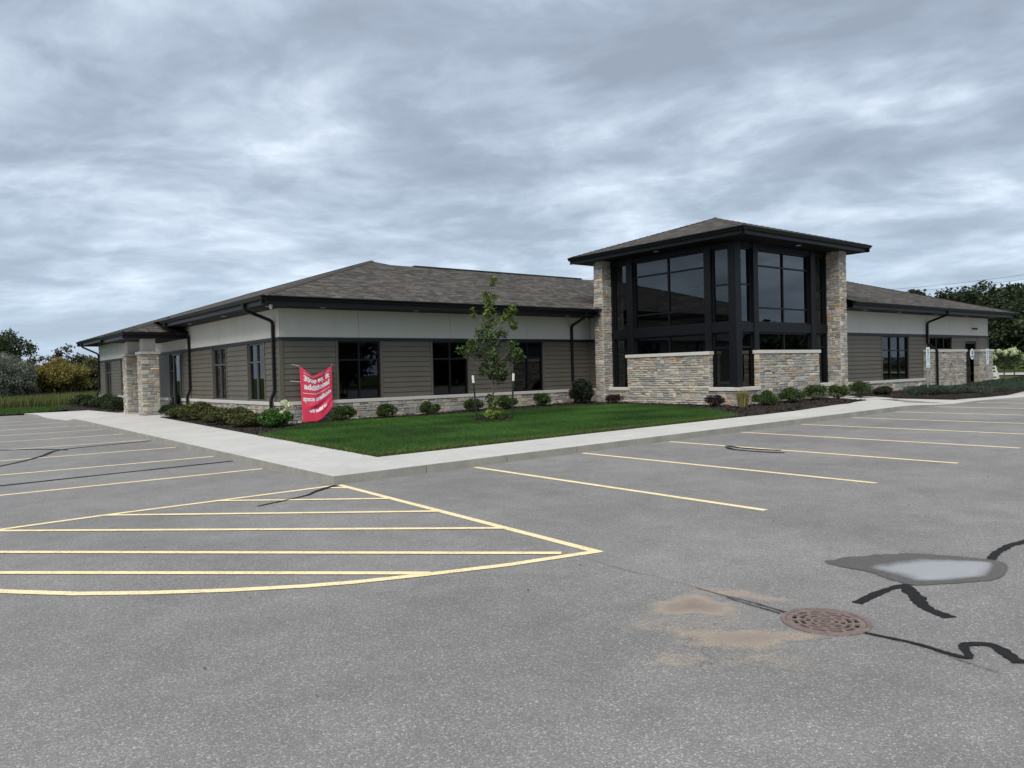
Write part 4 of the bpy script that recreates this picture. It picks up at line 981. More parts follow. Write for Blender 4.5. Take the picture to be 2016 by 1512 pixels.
# ------------------------------------------------------------------ banner
M_ban = mat('red_vinyl', rough=.42, spec=.5, fn=grain((.66, .042, .092), .10, 3, 60, .05, .002))
ban = thing('banner', (10.6, 23.75, .3), 'crumpled red vinyl banner with white lettering hung beside the corner window', 'banner')
def cloth(u, v):
    """u 0..1 left to right, v 0..1 top to bottom"""
    X0 = 10.05+.02*v; X1 = 11.20-.05*v; x = X0+(X1-X0)*u
    sag = .34*(1-abs((u-.40)/(.40 if u < .40 else .60)))**.9*max(0, 1-v*1.15)
    top = 2.14; bot = .31+(.50*max(0, (u-.42)/.58)**1.5)
    z_ = (top-sag*.85)*(1-v)+bot*v if True else 0
    z_ = top+(bot-top)*v-sag*(1-v)**1.5
    f1 = math.exp(-((v-.10)/.07)**2)*math.exp(-((u-.42)/.22)**2); f2 = math.exp(-((v-.74-.16*(u-.5))/.08)**2)*math.exp(-((u-.55)/.30)**2)
    d = .12+.05*math.sin(3.1*u+.4)+.05*f1*math.sin(v*34)+.045*f2*math.sin(v*26+u*7)
    d += .040*math.exp(-((u-.16-.45*v)/.10)**2)*(1-v)-.035*math.exp(-((u-.86+.5*v)/.11)**2)*(1-v) + .018*math.sin(8*u-4*v)*(.25+v*.5)
    d += .25*max(0, v-.75)*max(0, u-.3) + .10*v
    return Vector((x, BY-.06-d*1.0, z_))
mb = MB(); NU, NV = 44, 64
mb.v = [tuple(cloth(i/NU, j/NV)) for j in range(NV+1) for i in range(NU+1)]
mb.f = [(j*(NU+1)+i, j*(NU+1)+i+1, (j+1)*(NU+1)+i+1, (j+1)*(NU+1)+i) for j in range(NV) for i in range(NU)]
o = mb.build('cloth', M_ban, ban, smooth=True); sm = o.modifiers.new('thick', 'SOLIDIFY'); sm.thickness = .003; sm.offset = 0
M_prt = mat('white_print', (.74, .74, .75), .45)
def on_cloth(V, F, name):
    def P(u, v):
        u = min(max(u, 0), 1); v = min(max(v, 0), 1); a = cloth(u, v); e = .004
        n = (cloth(u+e, v)-cloth(u-e, v)).cross(cloth(u, v+e)-cloth(u, v-e)).normalized()
        if n.y > 0: n = -n
        return a+n*.006
    MB().add([P(*q) for q in V], F).build(name, M_prt, o)
def subdiv(V, F, cell):
    """cut letter faces finely so they follow the folds"""
    import bmesh
    bm = bmesh.new(); vs = [bm.verts.new(v) for v in V]
    for f in F:
        try: bm.faces.new([vs[i] for i in f])
        except Exception: pass
    xs_ = [v[0] for v in V]; ys_ = [v[1] for v in V]
    for ax, lo, hi in ((0, min(xs_), max(xs_)), (1, min(ys_), max(ys_))):
        for k_ in np.arange(lo+cell, hi, cell):
            co = [0, 0, 0]; no = [0, 0, 0]; co[ax] = float(k_); no[ax] = 1
            bmesh.ops.bisect_plane(bm, geom=bm.verts[:]+bm.edges[:]+bm.faces[:], plane_co=co, plane_no=no)
    bm.verts.index_update(); V2 = [tuple(v.co) for v in bm.verts]; F2 = [tuple(v.index for v in f.verts) for f in bm.faces]; bm.free(); return V2, F2
def print_text(s_, vc, wid, size, uc=.5, tilt=0):
    V, F = text_mesh(s_, 1.0, .045); xs_ = [v[0] for v in V]; w0 = max(xs_)-min(xs_); mid = (max(xs_)+min(xs_))/2
    V, F = subdiv(V, F, .12)
    on_cloth([(uc+(v[0]-mid)/w0*wid, vc-(v[1]-.35)*size+tilt*(v[0]-mid)/w0) for v in V], F, 'lettering')
def print_bar(u0, u1, vc, th=.010, tilt=0):
    n = 24; V = []; 
    for i in range(n+1):
        u = u0+(u1-u0)*i/n; V += [(u, vc-th/2+tilt*(u-u0)), (u, vc+th/2+tilt*(u-u0))]
    on_cloth(V, [(2*i, 2*i+1, 2*i+3, 2*i+2) for i in range(n)], 'rule')
print_bar(.10, .90, .075); print_text('3500 sq. ft', .175, .80, .155); print_text('additional', .335, .80, .165); print_bar(.06, .92, .475)
print_text('space available', .575, .90, .125); print_text('will build to', .80, .56, .085, .50)
rp_ = MB(); rp_.tube([cloth(0, 0), (9.86, BY+.0, 2.20)], .006, 5); rp_.tube([cloth(0, .28), (9.80, BY+.0, 1.66)], .006, 5); rp_.tube([cloth(1, 0), (11.28, BY, 2.22)], .006, 5); rp_.tube([cloth(1, .3), (11.3, BY, 1.7)], .006, 5); rp_.tube([cloth(0, 1), (9.9, BY-.08, .3)], .006, 5)
rp_.build('rope', M_white, ban)

# ------------------------------------------------------------------ plants
def leaf_quads(P, Nrm, size, asp, col, droop=0.0):
    """diamond leaves: centre P, facing Nrm; 2 triangles folded along the midrib"""
    m = len(P); r_ = RNG.normal(size=(m, 3)); U = np.cross(Nrm, r_); U /= np.linalg.norm(U, axis=1, keepdims=True)+1e-9; V = np.cross(Nrm, U)
    s_ = (size*RNG.uniform(.65, 1.35, m))[:, None]; f = Nrm*s_*.12
    a = P-U*s_*.5; b = P+V*s_*asp*.5+f; c = P+U*s_*.5-np.array([[0, 0, 1]])*s_*droop; d = P-V*s_*asp*.5+f
    Vv = np.stack([a, b, c, d], 1).reshape(-1, 3); i0 = np.arange(m)*4
    F = np.concatenate([np.stack([i0, i0+1, i0+2], 1), np.stack([i0, i0+2, i0+3], 1)])
    return Vv, F, np.repeat(col, 4, 0)
def unit(m):
    v = RNG.normal(size=(m, 3)); return v/np.linalg.norm(v, axis=1, keepdims=True)
def colours(m, base, var=.3, alt=None, palt=.2):
    c = np.array([base])*RNG.uniform(1-var, 1+var, (m, 1))*RNG.uniform(.92, 1.08, (m, 3))
    if alt is not None:
        k = RNG.uniform(size=m) < palt; c[k] = np.array([alt])*RNG.uniform(1-var, 1+var, (k.sum(), 1))
    return c
def clump_cloud(n, lobes, r_leaf=.06, shell=.55):
    """leaf centres in lobes (x,y,z,rx,ry,rz), denser toward each lobe's skin"""
    vol = np.array([l[3]*l[4]*l[5] for l in lobes])**(2/3); k = RNG.choice(len(lobes), n, p=vol/vol.sum()); L = np.array(lobes)[k]
    d = unit(n); rad = (shell+(1-shell)*RNG.uniform(size=n)**.6)[:, None]*RNG.uniform(.9, 1.08, (n, 1))
    P = L[:, :3]+d*L[:, 3:]*rad
    return P, d
def shrub(name, x, y, z_, rx, ry, h, n, leaf, base, alt=None, palt=.2, label='', nl=16, asp=.5, spiky=0.0, cat='shrub', group=None):
    h *= .72 if name in ('spreading_shrub', 'tall_dark_shrub') else .80
    t = thing(name, (x, y, z_), label, cat, group); lobes = [(0, 0, h*.45, rx*.72, ry*.72, h*.42)]
    for i in range(nl):
        a = random.uniform(0, 6.28); e = random.uniform(-.2, 1.3); r_ = random.uniform(.26, .42)
        lobes.append((rx*.72*math.cos(a)*math.cos(e), ry*.72*math.sin(a)*math.cos(e), h*.46+h*.42*math.sin(e), rx*r_, ry*r_, h*r_*.75))
    P, d = clump_cloud(n, lobes); P[:, 2] = np.maximum(P[:, 2], .01)
    P += np.array([[x, y, z_]]); N_ = d*.6+unit(n)*.8; N_ /= np.linalg.norm(N_, axis=1, keepdims=True)
    V, F, C_ = leaf_quads(P, N_, leaf, asp, colours(n, base, .35, alt, palt)); np_mesh('foliage', V, F, M_leaf, t, C_)
    st = MB()
    for i in range(9):
        a = random.uniform(0, 6.28); q = random.uniform(.3, .75); st.tube([(x+.03*math.cos(a), y+.03*math.sin(a), z_-.05), (x+rx*q*.5*math.cos(a), y+ry*q*.5*math.sin(a), z_+h*.4), (x+rx*q*math.cos(a), y+ry*q*math.sin(a), z_+h*.72)], [.014, .010, .004], 5)
    st.build('stem', M_bark_d, t); return t
BOX = (.032, .064, .014); BOXA = (.070, .098, .024)
bz = lambda x, y: BH(x, y)-.01
gF = 'round evergreen shrubs along the long facade'
for i, (x, y, r_, h, lab) in enumerate((
    (11.25, 23.25, .46, .62, 'round green shrub in front of the red banner'), (12.85, 23.25, .40, .56, 'round green shrub below the window nearest the banner'),
    (14.55, 23.2, .38, .54, 'round green shrub between the first and second long facade windows'), (16.45, 23.2, .40, .58, 'round green shrub left of the sapling trunk behind a stake'),
    (18.05, 23.2, .42, .60, 'dark round shrub just right of the sapling behind a stake'), (19.75, 23.2, .38, .60, 'dark round shrub below the third long facade window'))):
    shrub('round_shrub', x, y, bz(x, y), r_, r_*.95, h, 3600, .055, BOX, BOXA, .22, lab, group=gF)
shrub('tall_dark_shrub', 21.75, 23.0, bz(21.75, 23.0), .62, .55, 1.3, 6500, .085, (.012, .022, .012), (.02, .034, .018), .2, 'tall dark shrub in the corner beside the tower pier', asp=.35)
PUR = (.020, .012, .014)
shrub('purple_shrub', 22.55, 21.9, bz(22.55, 21.9), .40, .36, .42, 1500, .06, PUR, (.04, .016, .02), .25, 'small dark purple shrub at the left end of the tower base'); shrub('purple_shrub', 22.45, 16.9, bz(22.45, 16.9), .38, .34, .50, 1500, .06, PUR, (.04, .016, .02), .25, 'dark purple shrub at the tower corner beside the grass tuft')
gT = 'boxwoods along the tower front'
for x, y, r_, h, lab, c in ((23.75, 15.75, .48, .62, 'bright boxwood next to the ornamental grass tuft', (.032, .078, .012)), (25.45, 15.7, .52, .62, 'second boxwood from the grass tuft along the tower', BOX), (26.95, 15.65, .52, .66, 'third boxwood from the grass tuft along the tower', BOX), (28.25, 15.5, .48, .62, 'fourth boxwood from the grass tuft along the tower', BOX), (29.4, 15.2, .55, .74, 'largest boxwood at the foot of the right tower pier', (.022, .048, .011))):
    shrub('boxwood', x, y, bz(x, y), r_, r_, h, 3800, .052, c, BOXA, .25, lab, group=gT)
# ornamental grass tuft
gx_, gy_ = 22.75, 15.95; t = thing('ornamental_grass', (gx_, gy_, bz(gx_, gy_)), 'straw coloured upright ornamental grass tuft at the tower corner', 'grass'); mb = MB()
for i in range(520):
    a = random.uniform(0, 6.28); b0 = random.uniform(0, .16); ln = random.uniform(.42, .72); sp = random.uniform(.02, .32); p0 = Vector((gx_+b0*math.cos(a), gy_+b0*math.sin(a), bz(gx_, gy_))); dr_ = Vector((math.cos(a), math.sin(a), 0))
    p1 = p0+dr_*sp*.35+Vector((0, 0, ln*.6)); p2 = p0+dr_*sp+Vector((0, 0, ln*random.uniform(.8, 1.0))); sd_ = Vector((-math.sin(a), math.cos(a), 0))*.006
    k = random.uniform(.75, 1.25); c = (.16*k, .17*k, .05*k) if random.random() < .45 else (.34*k, .27*k, .13*k)
    mb.add([p0-sd_, p0+sd_, p1+sd_, p1-sd_, p2], [(0, 1, 2, 3), (3, 2, 4)], c)
mb.build('blade_tuft', M_leaf, t)
# left bed
OL = (.046, .060, .015); OLA = (.105, .098, .028)
for x, y, r_, h, lab, c, a_ in (
    (8.75, 34.0, .55, .58, 'dark low shrub beside the entrance column', (.014, .026, .010), (.03, .045, .015)), (8.35, 31.4, .62, .52, 'spreading olive shrub below the entrance door', OL, OLA),
    (8.45, 29.3, .78, .82, 'tallest bronze-green shrub below the left facade', OL, OLA), (8.35, 27.3, .66, .55, 'olive shrub between the tall one and the downspout', OL, OLA),
    (8.40, 25.7, .74, .72, 'broad bronze-green shrub in the middle of the left bed', OL, OLA), (8.40, 24.0, .66, .55, 'bronze-green shrub near the left downspout', OL, OLA)):
    shrub('spreading_shrub', x, y, bz(x, y), r_, r_*1.05, h, 4200, .085, c, a_, .3, lab, nl=22, asp=.42, group='shrubs below the left facade')
shrub('hydrangea', 8.85, 22.95, bz(8.85, 22.95), .58, .55, .66, 3600, .085, (.040, .105, .018), (.07, .13, .03), .25, 'bright green hydrangea with white blooms at the building corner', asp=.6)
hyd = [ob for ob in S.objects if ob.name.startswith('hydrangea')][0]
def bloom(mb, c, r_, n=90):
    d = unit(n)*r_*RNG.uniform(.75, 1.0, (n, 1)); P = d+np.array([c]); nr = d/np.linalg.norm(d, axis=1, keepdims=True)
    return leaf_quads(P, nr, r_*.42, .9, colours(n, (.62, .64, .42), .15, (.50, .58, .30), .3))
def blooms(parent, pts, nm='bloom'):
    for (c, r_) in pts:
        V, F, C_ = bloom(None, c, r_); np_mesh(nm, V, F, M_leaf, parent, C_)
blooms(hyd, [((9.10, 22.85, 1.00), .12), ((9.22, 22.75, .90), .13), ((9.20, 22.9, .76), .10), ((8.95, 22.7, .72), .07)])
for i, (x, y, r_, h, lab) in enumerate(((8.35, 52.0, .80, .85, 'leftmost of the dark green shrubs beyond the columns'), (8.3, 48.4, .75, .75, 'second shrub from the left beyond the columns'), (8.3, 44.9, .85, .95, 'third shrub from the left beyond the columns'), (8.25, 41.6, .80, .9, 'dark green shrub right beside the far entrance column'))):
    shrub('spreading_shrub', x, y, bz(x, y), r_, r_*1.1, h, 3200, .10, (.022, .040, .012), (.045, .06, .02), .3, lab, asp=.42, group='shrubs beyond the entrance columns')
# junipers
JUN = (.038, .062, .040)
for i, (x, y, rx_, h, c, a_, lab) in enumerate((
    (31.5, 15.3, .42, .55, (.03, .04, .018), (.05, .05, .03), 'small brownish bush at the left end of the juniper bed'), (32.4, 13.9, 1.25, .62, JUN, (.05, .07, .05), 'low grey-green juniper beside the near parking sign'),
    (34.2, 13.3, 1.3, .52, (.048, .062, .048), (.08, .085, .07), 'low silvery juniper just right of the near parking sign'), (36.3, 13.2, 1.4, .58, JUN, (.04, .065, .04), 'low spreading juniper in front of the tall stone screen'),
    (38.7, 13.6, 1.5, .62, JUN, (.04, .065, .04), 'low juniper between the two parking signs'), (41.2, 14.0, 1.6, .66, (.028, .052, .028), (.05, .08, .05), 'darkest low juniper in front of the side door'), (43.6, 14.2, 1.5, .62, JUN, (.05, .07, .05), 'juniper at the right end of the bed by the far sign'))):
    shrub('juniper', x, y, bz(x, y), rx_, rx_*.9, h*.72, 5200, .085, c, a_, .3, lab, nl=26, asp=.22, group='low junipers along the right wing')

# ------------------------------------------------------------------ sapling with two stakes
sx, sy = RINGC; sz = LH(sx, sy); sap = thing('sapling', (sx, sy, sz), 'young staked oak sapling in front of the long facade', 'tree')
RD = Vector((rt.x, rt.y, 0)); FD = Vector((fwd.x, fwd.y, 0)).normalized(); PXM = 63.3
def sp(dx, dy, dd=0): return Vector((sx, sy, sz))+RD*((dx-968)/PXM)+FD*dd+Vector((0, 0, (823-dy)/PXM))
tr_ = MB(); tr_.tube([sp(968, 826), sp(970, 780), sp(971, 735), sp(969, 680), sp(967, 630), sp(971, 580), sp(975, 548)], [.032, .028, .025, .020, .014, .009, .004], 8); trunk = tr_.build('trunk', M_bark, sap, smooth=True)
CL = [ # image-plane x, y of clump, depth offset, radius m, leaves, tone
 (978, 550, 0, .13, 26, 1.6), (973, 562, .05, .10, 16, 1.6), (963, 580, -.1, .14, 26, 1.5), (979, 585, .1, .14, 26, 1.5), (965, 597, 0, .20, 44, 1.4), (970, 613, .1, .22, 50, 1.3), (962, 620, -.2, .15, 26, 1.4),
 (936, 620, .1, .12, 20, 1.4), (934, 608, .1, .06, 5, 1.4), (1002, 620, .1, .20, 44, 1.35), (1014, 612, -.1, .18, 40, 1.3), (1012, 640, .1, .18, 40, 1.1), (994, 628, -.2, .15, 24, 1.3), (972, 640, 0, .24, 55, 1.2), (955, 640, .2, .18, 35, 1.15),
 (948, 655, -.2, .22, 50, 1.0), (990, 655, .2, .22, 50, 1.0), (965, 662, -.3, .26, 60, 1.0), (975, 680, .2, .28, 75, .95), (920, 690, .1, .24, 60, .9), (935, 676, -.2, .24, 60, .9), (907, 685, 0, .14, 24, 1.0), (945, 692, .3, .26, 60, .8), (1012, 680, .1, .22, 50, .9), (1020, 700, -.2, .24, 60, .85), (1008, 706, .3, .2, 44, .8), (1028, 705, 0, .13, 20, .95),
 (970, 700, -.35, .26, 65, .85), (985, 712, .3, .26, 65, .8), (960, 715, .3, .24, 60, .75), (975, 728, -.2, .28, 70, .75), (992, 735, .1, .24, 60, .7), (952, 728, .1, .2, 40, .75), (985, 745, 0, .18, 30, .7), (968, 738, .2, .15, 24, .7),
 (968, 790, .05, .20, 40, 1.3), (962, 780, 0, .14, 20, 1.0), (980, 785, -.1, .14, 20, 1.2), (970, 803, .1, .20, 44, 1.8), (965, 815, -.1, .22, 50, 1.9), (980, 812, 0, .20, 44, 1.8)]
LV, LF, LC = [], [], []; brn = MB(); off = 0
for (dx, dy, dd, r_, n_, tone) in CL:
    c = sp(dx, dy, dd)
    if dy < 760:
        ty = min(790, dy+26+abs(dx-968)*.45); root_ = sp(969, ty); brn.tube([root_, root_.lerp(c, .5)+Vector((0, 0, -.03)), c], [.012, .009, .003], 5)
    elif dy > 775: brn.tube([sp(968, 824), c], [.008, .003], 5)
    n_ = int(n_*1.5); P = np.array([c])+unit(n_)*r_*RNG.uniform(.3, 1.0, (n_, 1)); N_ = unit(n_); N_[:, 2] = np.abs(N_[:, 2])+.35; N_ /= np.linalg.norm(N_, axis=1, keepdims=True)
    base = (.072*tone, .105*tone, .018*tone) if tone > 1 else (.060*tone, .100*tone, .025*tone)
    m = len(P); r0 = RNG.normal(size=(m, 3)); U = np.cross(N_, r0); U /= np.linalg.norm(U, axis=1, keepdims=True); Vd = np.cross(N_, U); s_ = RNG.uniform(.09, .17, m)[:, None]
    # a lobed leaf: eight points round the midrib
    prof = [(-.5, 0), (-.25, .16), (-.05, .12), (.12, .24), (.26, .15), (.5, 0), (.26, -.15), (.12, -.24), (-.05, -.12), (-.25, -.16)]
    V = np.stack([P+U*s_*a+Vd*s_*b+N_*s_*abs(b)*.45-np.array([[0, 0, 1]])*s_*.25*(a+.5)**2 for a, b in prof], 1).reshape(-1, 3)
    i0 = off+np.arange(m)*10; F = np.stack([i0+k_ for k_ in range(10)], 1); off += m*10
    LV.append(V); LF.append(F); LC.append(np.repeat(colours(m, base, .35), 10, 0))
np_mesh('crown', np.concatenate(LV), np.concatenate(LF), M_leaf, sap, np.concatenate(LC)); brn.build('branch', M_bark, sap)
M_stake = mat('green_stake_steel', (.018, .024, .020), .55)
for dx, dy, tip, lab in ((939, 827, 737, 'dark metal stake with white tip left of the sapling'), (1006, 825, 735, 'dark metal stake with white tip right of the sapling')):
    dd = -.1; b_ = sp(dx, dy, dd); lean = RD*((932 if dx < 960 else 1011)-dx)/PXM; top_ = b_+Vector((0, 0, (dy-tip)/PXM))+lean
    st_ = thing('tree_stake', tuple(b_), lab, 'stake', 'sapling stakes'); mb = MB(); mb.tube([b_-Vector((0, 0, .1)), b_.lerp(top_, .86)], .019, square=True); mb.build('post', M_stake, st_)
    MB().tube([b_.lerp(top_, .84), top_], .024, square=True).build('white_tip', M_white, st_)

# ------------------------------------------------------------------ accessible parking signs
M_signw = mat('sign_white', (.62, .70, .70), .4)
def park_sign(x, y, h, lab):
    z_ = G(x, y)+.1; t = thing('parking_sign', (x, y, z_), lab, 'sign', 'accessible parking signs')
    mb = MB(); mb.box(x-.03, x+.03, y-.004, y+.004, z_, z_+h); mb.box(x-.03, x-.022, y+.004, y+.03, z_, z_+h); mb.box(x+.022, x+.03, y+.004, y+.03, z_, z_+h); mb.build('post', M_steel, t)
    pl = MB().box(x-.155, x+.155, y-.012, y-.006, z_+h-.62, z_+h).build('plate', M_signw, t, bevel=.002); MB().box(x-.155, x+.155, y-.012, y-.006, z_+h-.80, z_+h-.64).build('plate', M_signw, t, bevel=.002)
    mb = MB()                                                     # wheelchair symbol panel
    mb.box(x-.075, x+.075, y-.015, y-.0125, z_+h-.36, z_+h-.17); mb.build('symbol_panel', M_blue, t)
    mb = MB(); mb.tube([(x-.01, y-.017, z_+h-.205), (x-.01, y-.017, z_+h-.27), (x+.025, y-.017, z_+h-.27), (x+.04, y-.017, z_+h-.32)], .007, 5)
    mb.tube([(x-.012+.045*math.cos(a), y-.017, z_+h-.29+.045*math.sin(a)) for a in np.linspace(2.2, 5.8, 12)], .006, 5); mb.tube([(x-.01, y-.017, z_+h-.19), (x-.01, y-.0165, z_+h-.188)], .012, 8); mb.build('wheelchair_symbol', M_white, t)
    for zz, hw_, th_, mt in ((.055, .11, .035, M_green), (.115, .10, .035, M_green), (.41, .11, .022, M_blue), (.455, .12, .016, M_blue), (.495, .11, .016, M_blue), (.54, .10, .022, M_blue), (.72, .11, .026, M_blue)):
        MB().box(x-hw_, x+hw_, y-.0150, y-.0125, z_+h-zz-th_, z_+h-zz).build('printed_line', mt, t)
park_sign(31.9, 13.73, 1.95, 'accessible parking sign in front of the right wing downspout'); park_sign(43.2, 15.7, 1.95, 'accessible parking sign in front of the right end stone screen')

# ------------------------------------------------------------------ right edge: white slatted stand, standard hydrangea, road, corn, oaks, wires
ax_, ay_ = 46.55, 16.75; az = G(ax_, ay_)+.1; af = thing('slatted_stand', (ax_, ay_, az), 'white slatted folding stand leaning by the end of the right wing', 'stand')
hv = Vector((.334, -.943, 0)).normalized(); dv = Vector((.943, .334, 0))
def ap(a, d, z_): v = Vector((ax_, ay_, az))+hv*a+dv*d; return Vector((v.x, v.y, az+z_))
for s_ in (-1, 1):
    for q in (0, 1): MB().tube([ap(-.2*s_+(.0), .02, 1.04), ap(-.2*s_+.16+.1*q, (-.30 if q == 0 else .35), 0)], .022, square=True).build('leg', M_white, af)
for zz in (1.0, .82, .66, .50, .34):
    k = (1.04-zz)/1.04; c_ = ap(.13*k, .02-.32*k, zz); e_ = hv*.2; P = [c_+e_*s1+dv*d1+Vector((0, 0, z1)) for s1 in (-1, 1) for d1 in (-.012, .012) for z1 in (-.035, .035)]
    MB().add(P, [(0, 1, 3, 2), (4, 6, 7, 5), (0, 4, 5, 1), (2, 3, 7, 6), (0, 2, 6, 4), (1, 5, 7, 3)]).build('slat', M_white, af)
hx, hy = 54.5, 18.9; hz_ = G(hx, hy)+.0; ht = thing('hydrangea_tree', (hx, hy, hz_), 'small white-blooming hydrangea tree on a bare stem by the road', 'tree')
mb = MB(); mb.tube([(hx, hy, hz_-.05), (hx+.05, hy-.03, hz_+.6), (hx+.08, hy-.05, hz_+.95)], [.04, .035, .03], 6)
for a in range(5): mb.tube([(hx+.08, hy-.05, hz_+.9), (hx+.4*math.cos(a*1.26), hy+.4*math.sin(a*1.26), hz_+1.35)], [.02, .01], 5)
mb.build('trunk', M_bark, ht)
lob = [(hx, hy, hz_+1.6, .75, .75, .35)]+[(hx+.75*math.cos(a), hy+.75*math.sin(a), hz_+1.55+random.uniform(-.1, .25), .42, .42, .34) for a in np.linspace(0, 6.28, 9)]
P, d = clump_cloud(3600, lob); V, F, C_ = leaf_quads(P, unit(len(P)), .10, .55, colours(len(P), (.03, .055, .018), .3)); np_mesh('crown', V, F, M_leaf, ht, C_)
blooms(ht, [((hx+random.uniform(.5, 1.15)*math.cos(a), hy+random.uniform(.5, 1.15)*math.sin(a), hz_+1.55+random.uniform(-.05, .55)), random.uniform(.13, .19)) for a in np.linspace(0, 6.28, 26)])
shrub('road_edge_bush', 52.6, 16.9, G(52, 16), 1.5, .9, .5, 3000, .12, (.03, .026, .018), (.05, .04, .03), .3, 'low brown groundcover bush at the foot of the hydrangea tree', asp=.4)
shrub('road_edge_bush', 56.5, 18.0, G(56, 18), 1.6, .9, .45, 3000, .12, (.028, .026, .018), (.05, .05, .03), .3, 'low brown groundcover bush at the right frame edge', asp=.4)
stk = thing('marker_post', (60.2, 20.2, .35), 'thin dark marker post by the road edge', 'post'); MB().tube([(60.2, 20.2, .3), (60.2, 20.2, 1.15)], .04, 6).build('shaft_post', M_bark_d, stk); MB().tube([(60.2, 20.2, 1.15), (60.2, 20.2, 1.2)], .045, 6).build('post_cap', M_stake, stk)
# road crossing behind on the right
rdv = Vector((-.42, .91, 0)).normalized()
mb = MB(); nn = Vector((rdv.y, -rdv.x, 0))
c0 = Vector((84, 27, .40))
mb.v = [tuple(c0+rdv*s_+nn*d_) for s_ in (-160, -60, 0, 30, 46) for d_ in (-7, 7)]; mb.f = [(2*i, 2*i+1, 2*i+3, 2*i+2) for i in range(4)]
tag(mb.build('road', M_road), 'pale road passing beyond the right end of the office', 'road', kind='structure')
# corn field beyond the road
m = 9000; s_ = RNG.uniform(-70, 40, m); q = RNG.uniform(14, 60, m)**1.0; q = 14+np.round((q-14)/.76)*.76
xc = c0.x+rdv.x*s_+nn.x*q; yc = c0.y+rdv.y*s_+nn.y*q; 
LVs = []; LCs = []
for lv in range(7):
    hgt = RNG.uniform(.3, 2.1, m); a = RNG.uniform(0, 6.28, m); ln = RNG.uniform(.35, .7, m); P = np.stack([xc, yc, .35+hgt], 1); U = np.stack([np.cos(a)*ln, np.sin(a)*ln, RNG.uniform(-.25, .25, m)], 1); W_ = np.stack([-np.sin(a)*.05, np.cos(a)*.05, 0*a], 1)
    LVs.append(np.stack([P-W_, P+W_, P+U*.5+W_+[0, 0, .18], P+U], 1).reshape(-1, 3)); k = (hgt/2.1)[:, None]
    LCs.append(np.repeat((np.array([[.045, .070, .020]])*(1-k**3)+np.array([[.15, .125, .055]])*k**3)*RNG.uniform(.7, 1.3, (m, 1)), 4, 0))
V = np.concatenate(LVs); tag(np_mesh('corn_field', V, np.arange(len(V)).reshape(-1, 4), M_leaf, col=np.concatenate(LCs), kind='stuff'), 'field of ripening corn beyond the road', 'field')
def tree(name, x, y, h, cr, label, base, alt=None, palt=.25, n=9000, leaf=.42, cb=.3, group=None, lobes=26, trunk_r=.3, flat=.8, bark=None, stems=1, cat='tree', seedgap=.0, shell=.6):
    z_ = G(x, y)-.06; t = thing(name, (x, y, z_), label, cat, group); mb = MB(); L = []
    zc = z_+h*(cb+(1-cb)*.5); rz_ = h*(1-cb)*.5
    for i in range(lobes):
        d = unit(1)[0]; k_ = random.uniform(.35, .86); r_ = cr*random.uniform(.20, .36)
        L.append((x+d[0]*cr*k_, y+d[1]*cr*k_, zc+d[2]*rz_*k_, r_, r_, r_*flat))
    for s_ in range(stems):
        a = random.uniform(0, 6.28); o0 = .0 if stems == 1 else cr*.25
        bx, by = x+o0*math.cos(a), y+o0*math.sin(a); mb.tube([(bx, by, z_-.2), (bx+random.uniform(-.2, .2), by+random.uniform(-.2, .2), z_+h*cb*.8), (x+(bx-x)*1.6, y+(by-y)*1.6, z_+h*.72)], [trunk_r, trunk_r*.75, trunk_r*.2], 7)
    trk = mb.build('trunk', bark or M_bark_d, t, smooth=True); lb = MB()
    for l in L[:max(10, lobes//2)]: lb.tube([(x, y, z_+h*(cb*.7+.1*random.random())), (x+(l[0]-x)*.5, y+(l[1]-y)*.5, (z_+h*cb+l[2])/2), l[:3]], [trunk_r*.4, trunk_r*.22, trunk_r*.06], 5)
    lb.build('limb', bark or M_bark_d, t)
    P, d = clump_cloud(n, L, shell=shell); N_ = d*.5+unit(n); N_ /= np.linalg.norm(N_, axis=1, keepdims=True); P += RNG.normal(size=P.shape)*leaf*.5
    c = colours(n, base, .35, alt, palt); V, F, C_ = leaf_quads(P, N_, leaf, .6, c); np_mesh('crown', V, F, M_leaf, t, C_); return t
OAK = (.020, .034, .012); gO = 'dark trees beyond the corn field'
def polar(px, dist):                                             # ground point on the sight line of an image column
    th = YAW-math.atan((px-1008)/1513); return dist*math.cos(th), dist*math.sin(th)
for px, dist, h, cr, cb, lab in ((1893, 150, 15.2, 5.8, .22, 'tall dark oak showing first above the right wing eave'), (1955, 158, 16.0, 7.0, .15, 'broad dark oak above the right wing corner'), (2030, 150, 14.2, 7.0, .12, 'dark oak at the right frame edge'), (1935, 140, 9.0, 5.5, .05, 'lower dark thicket tree below the broad oak'), (2000, 138, 9.5, 6.0, .05, 'lower dark thicket tree at the far right'), (1868, 165, 11.8, 4.8, .1, 'smaller oak half hidden by the right wing roof'), (1806, 140, 13.7, 2.5, .3, 'isolated treetop just above the right wing roof'), (2090, 150, 14, 8, .1, 'dark oak just beyond the right frame edge')):
    x, y = polar(px, dist); tree('oak_tree', x, y, h, cr, lab, OAK, (.034, .05, .018), .25, 11000, .55, cb, gO, 30, .4)
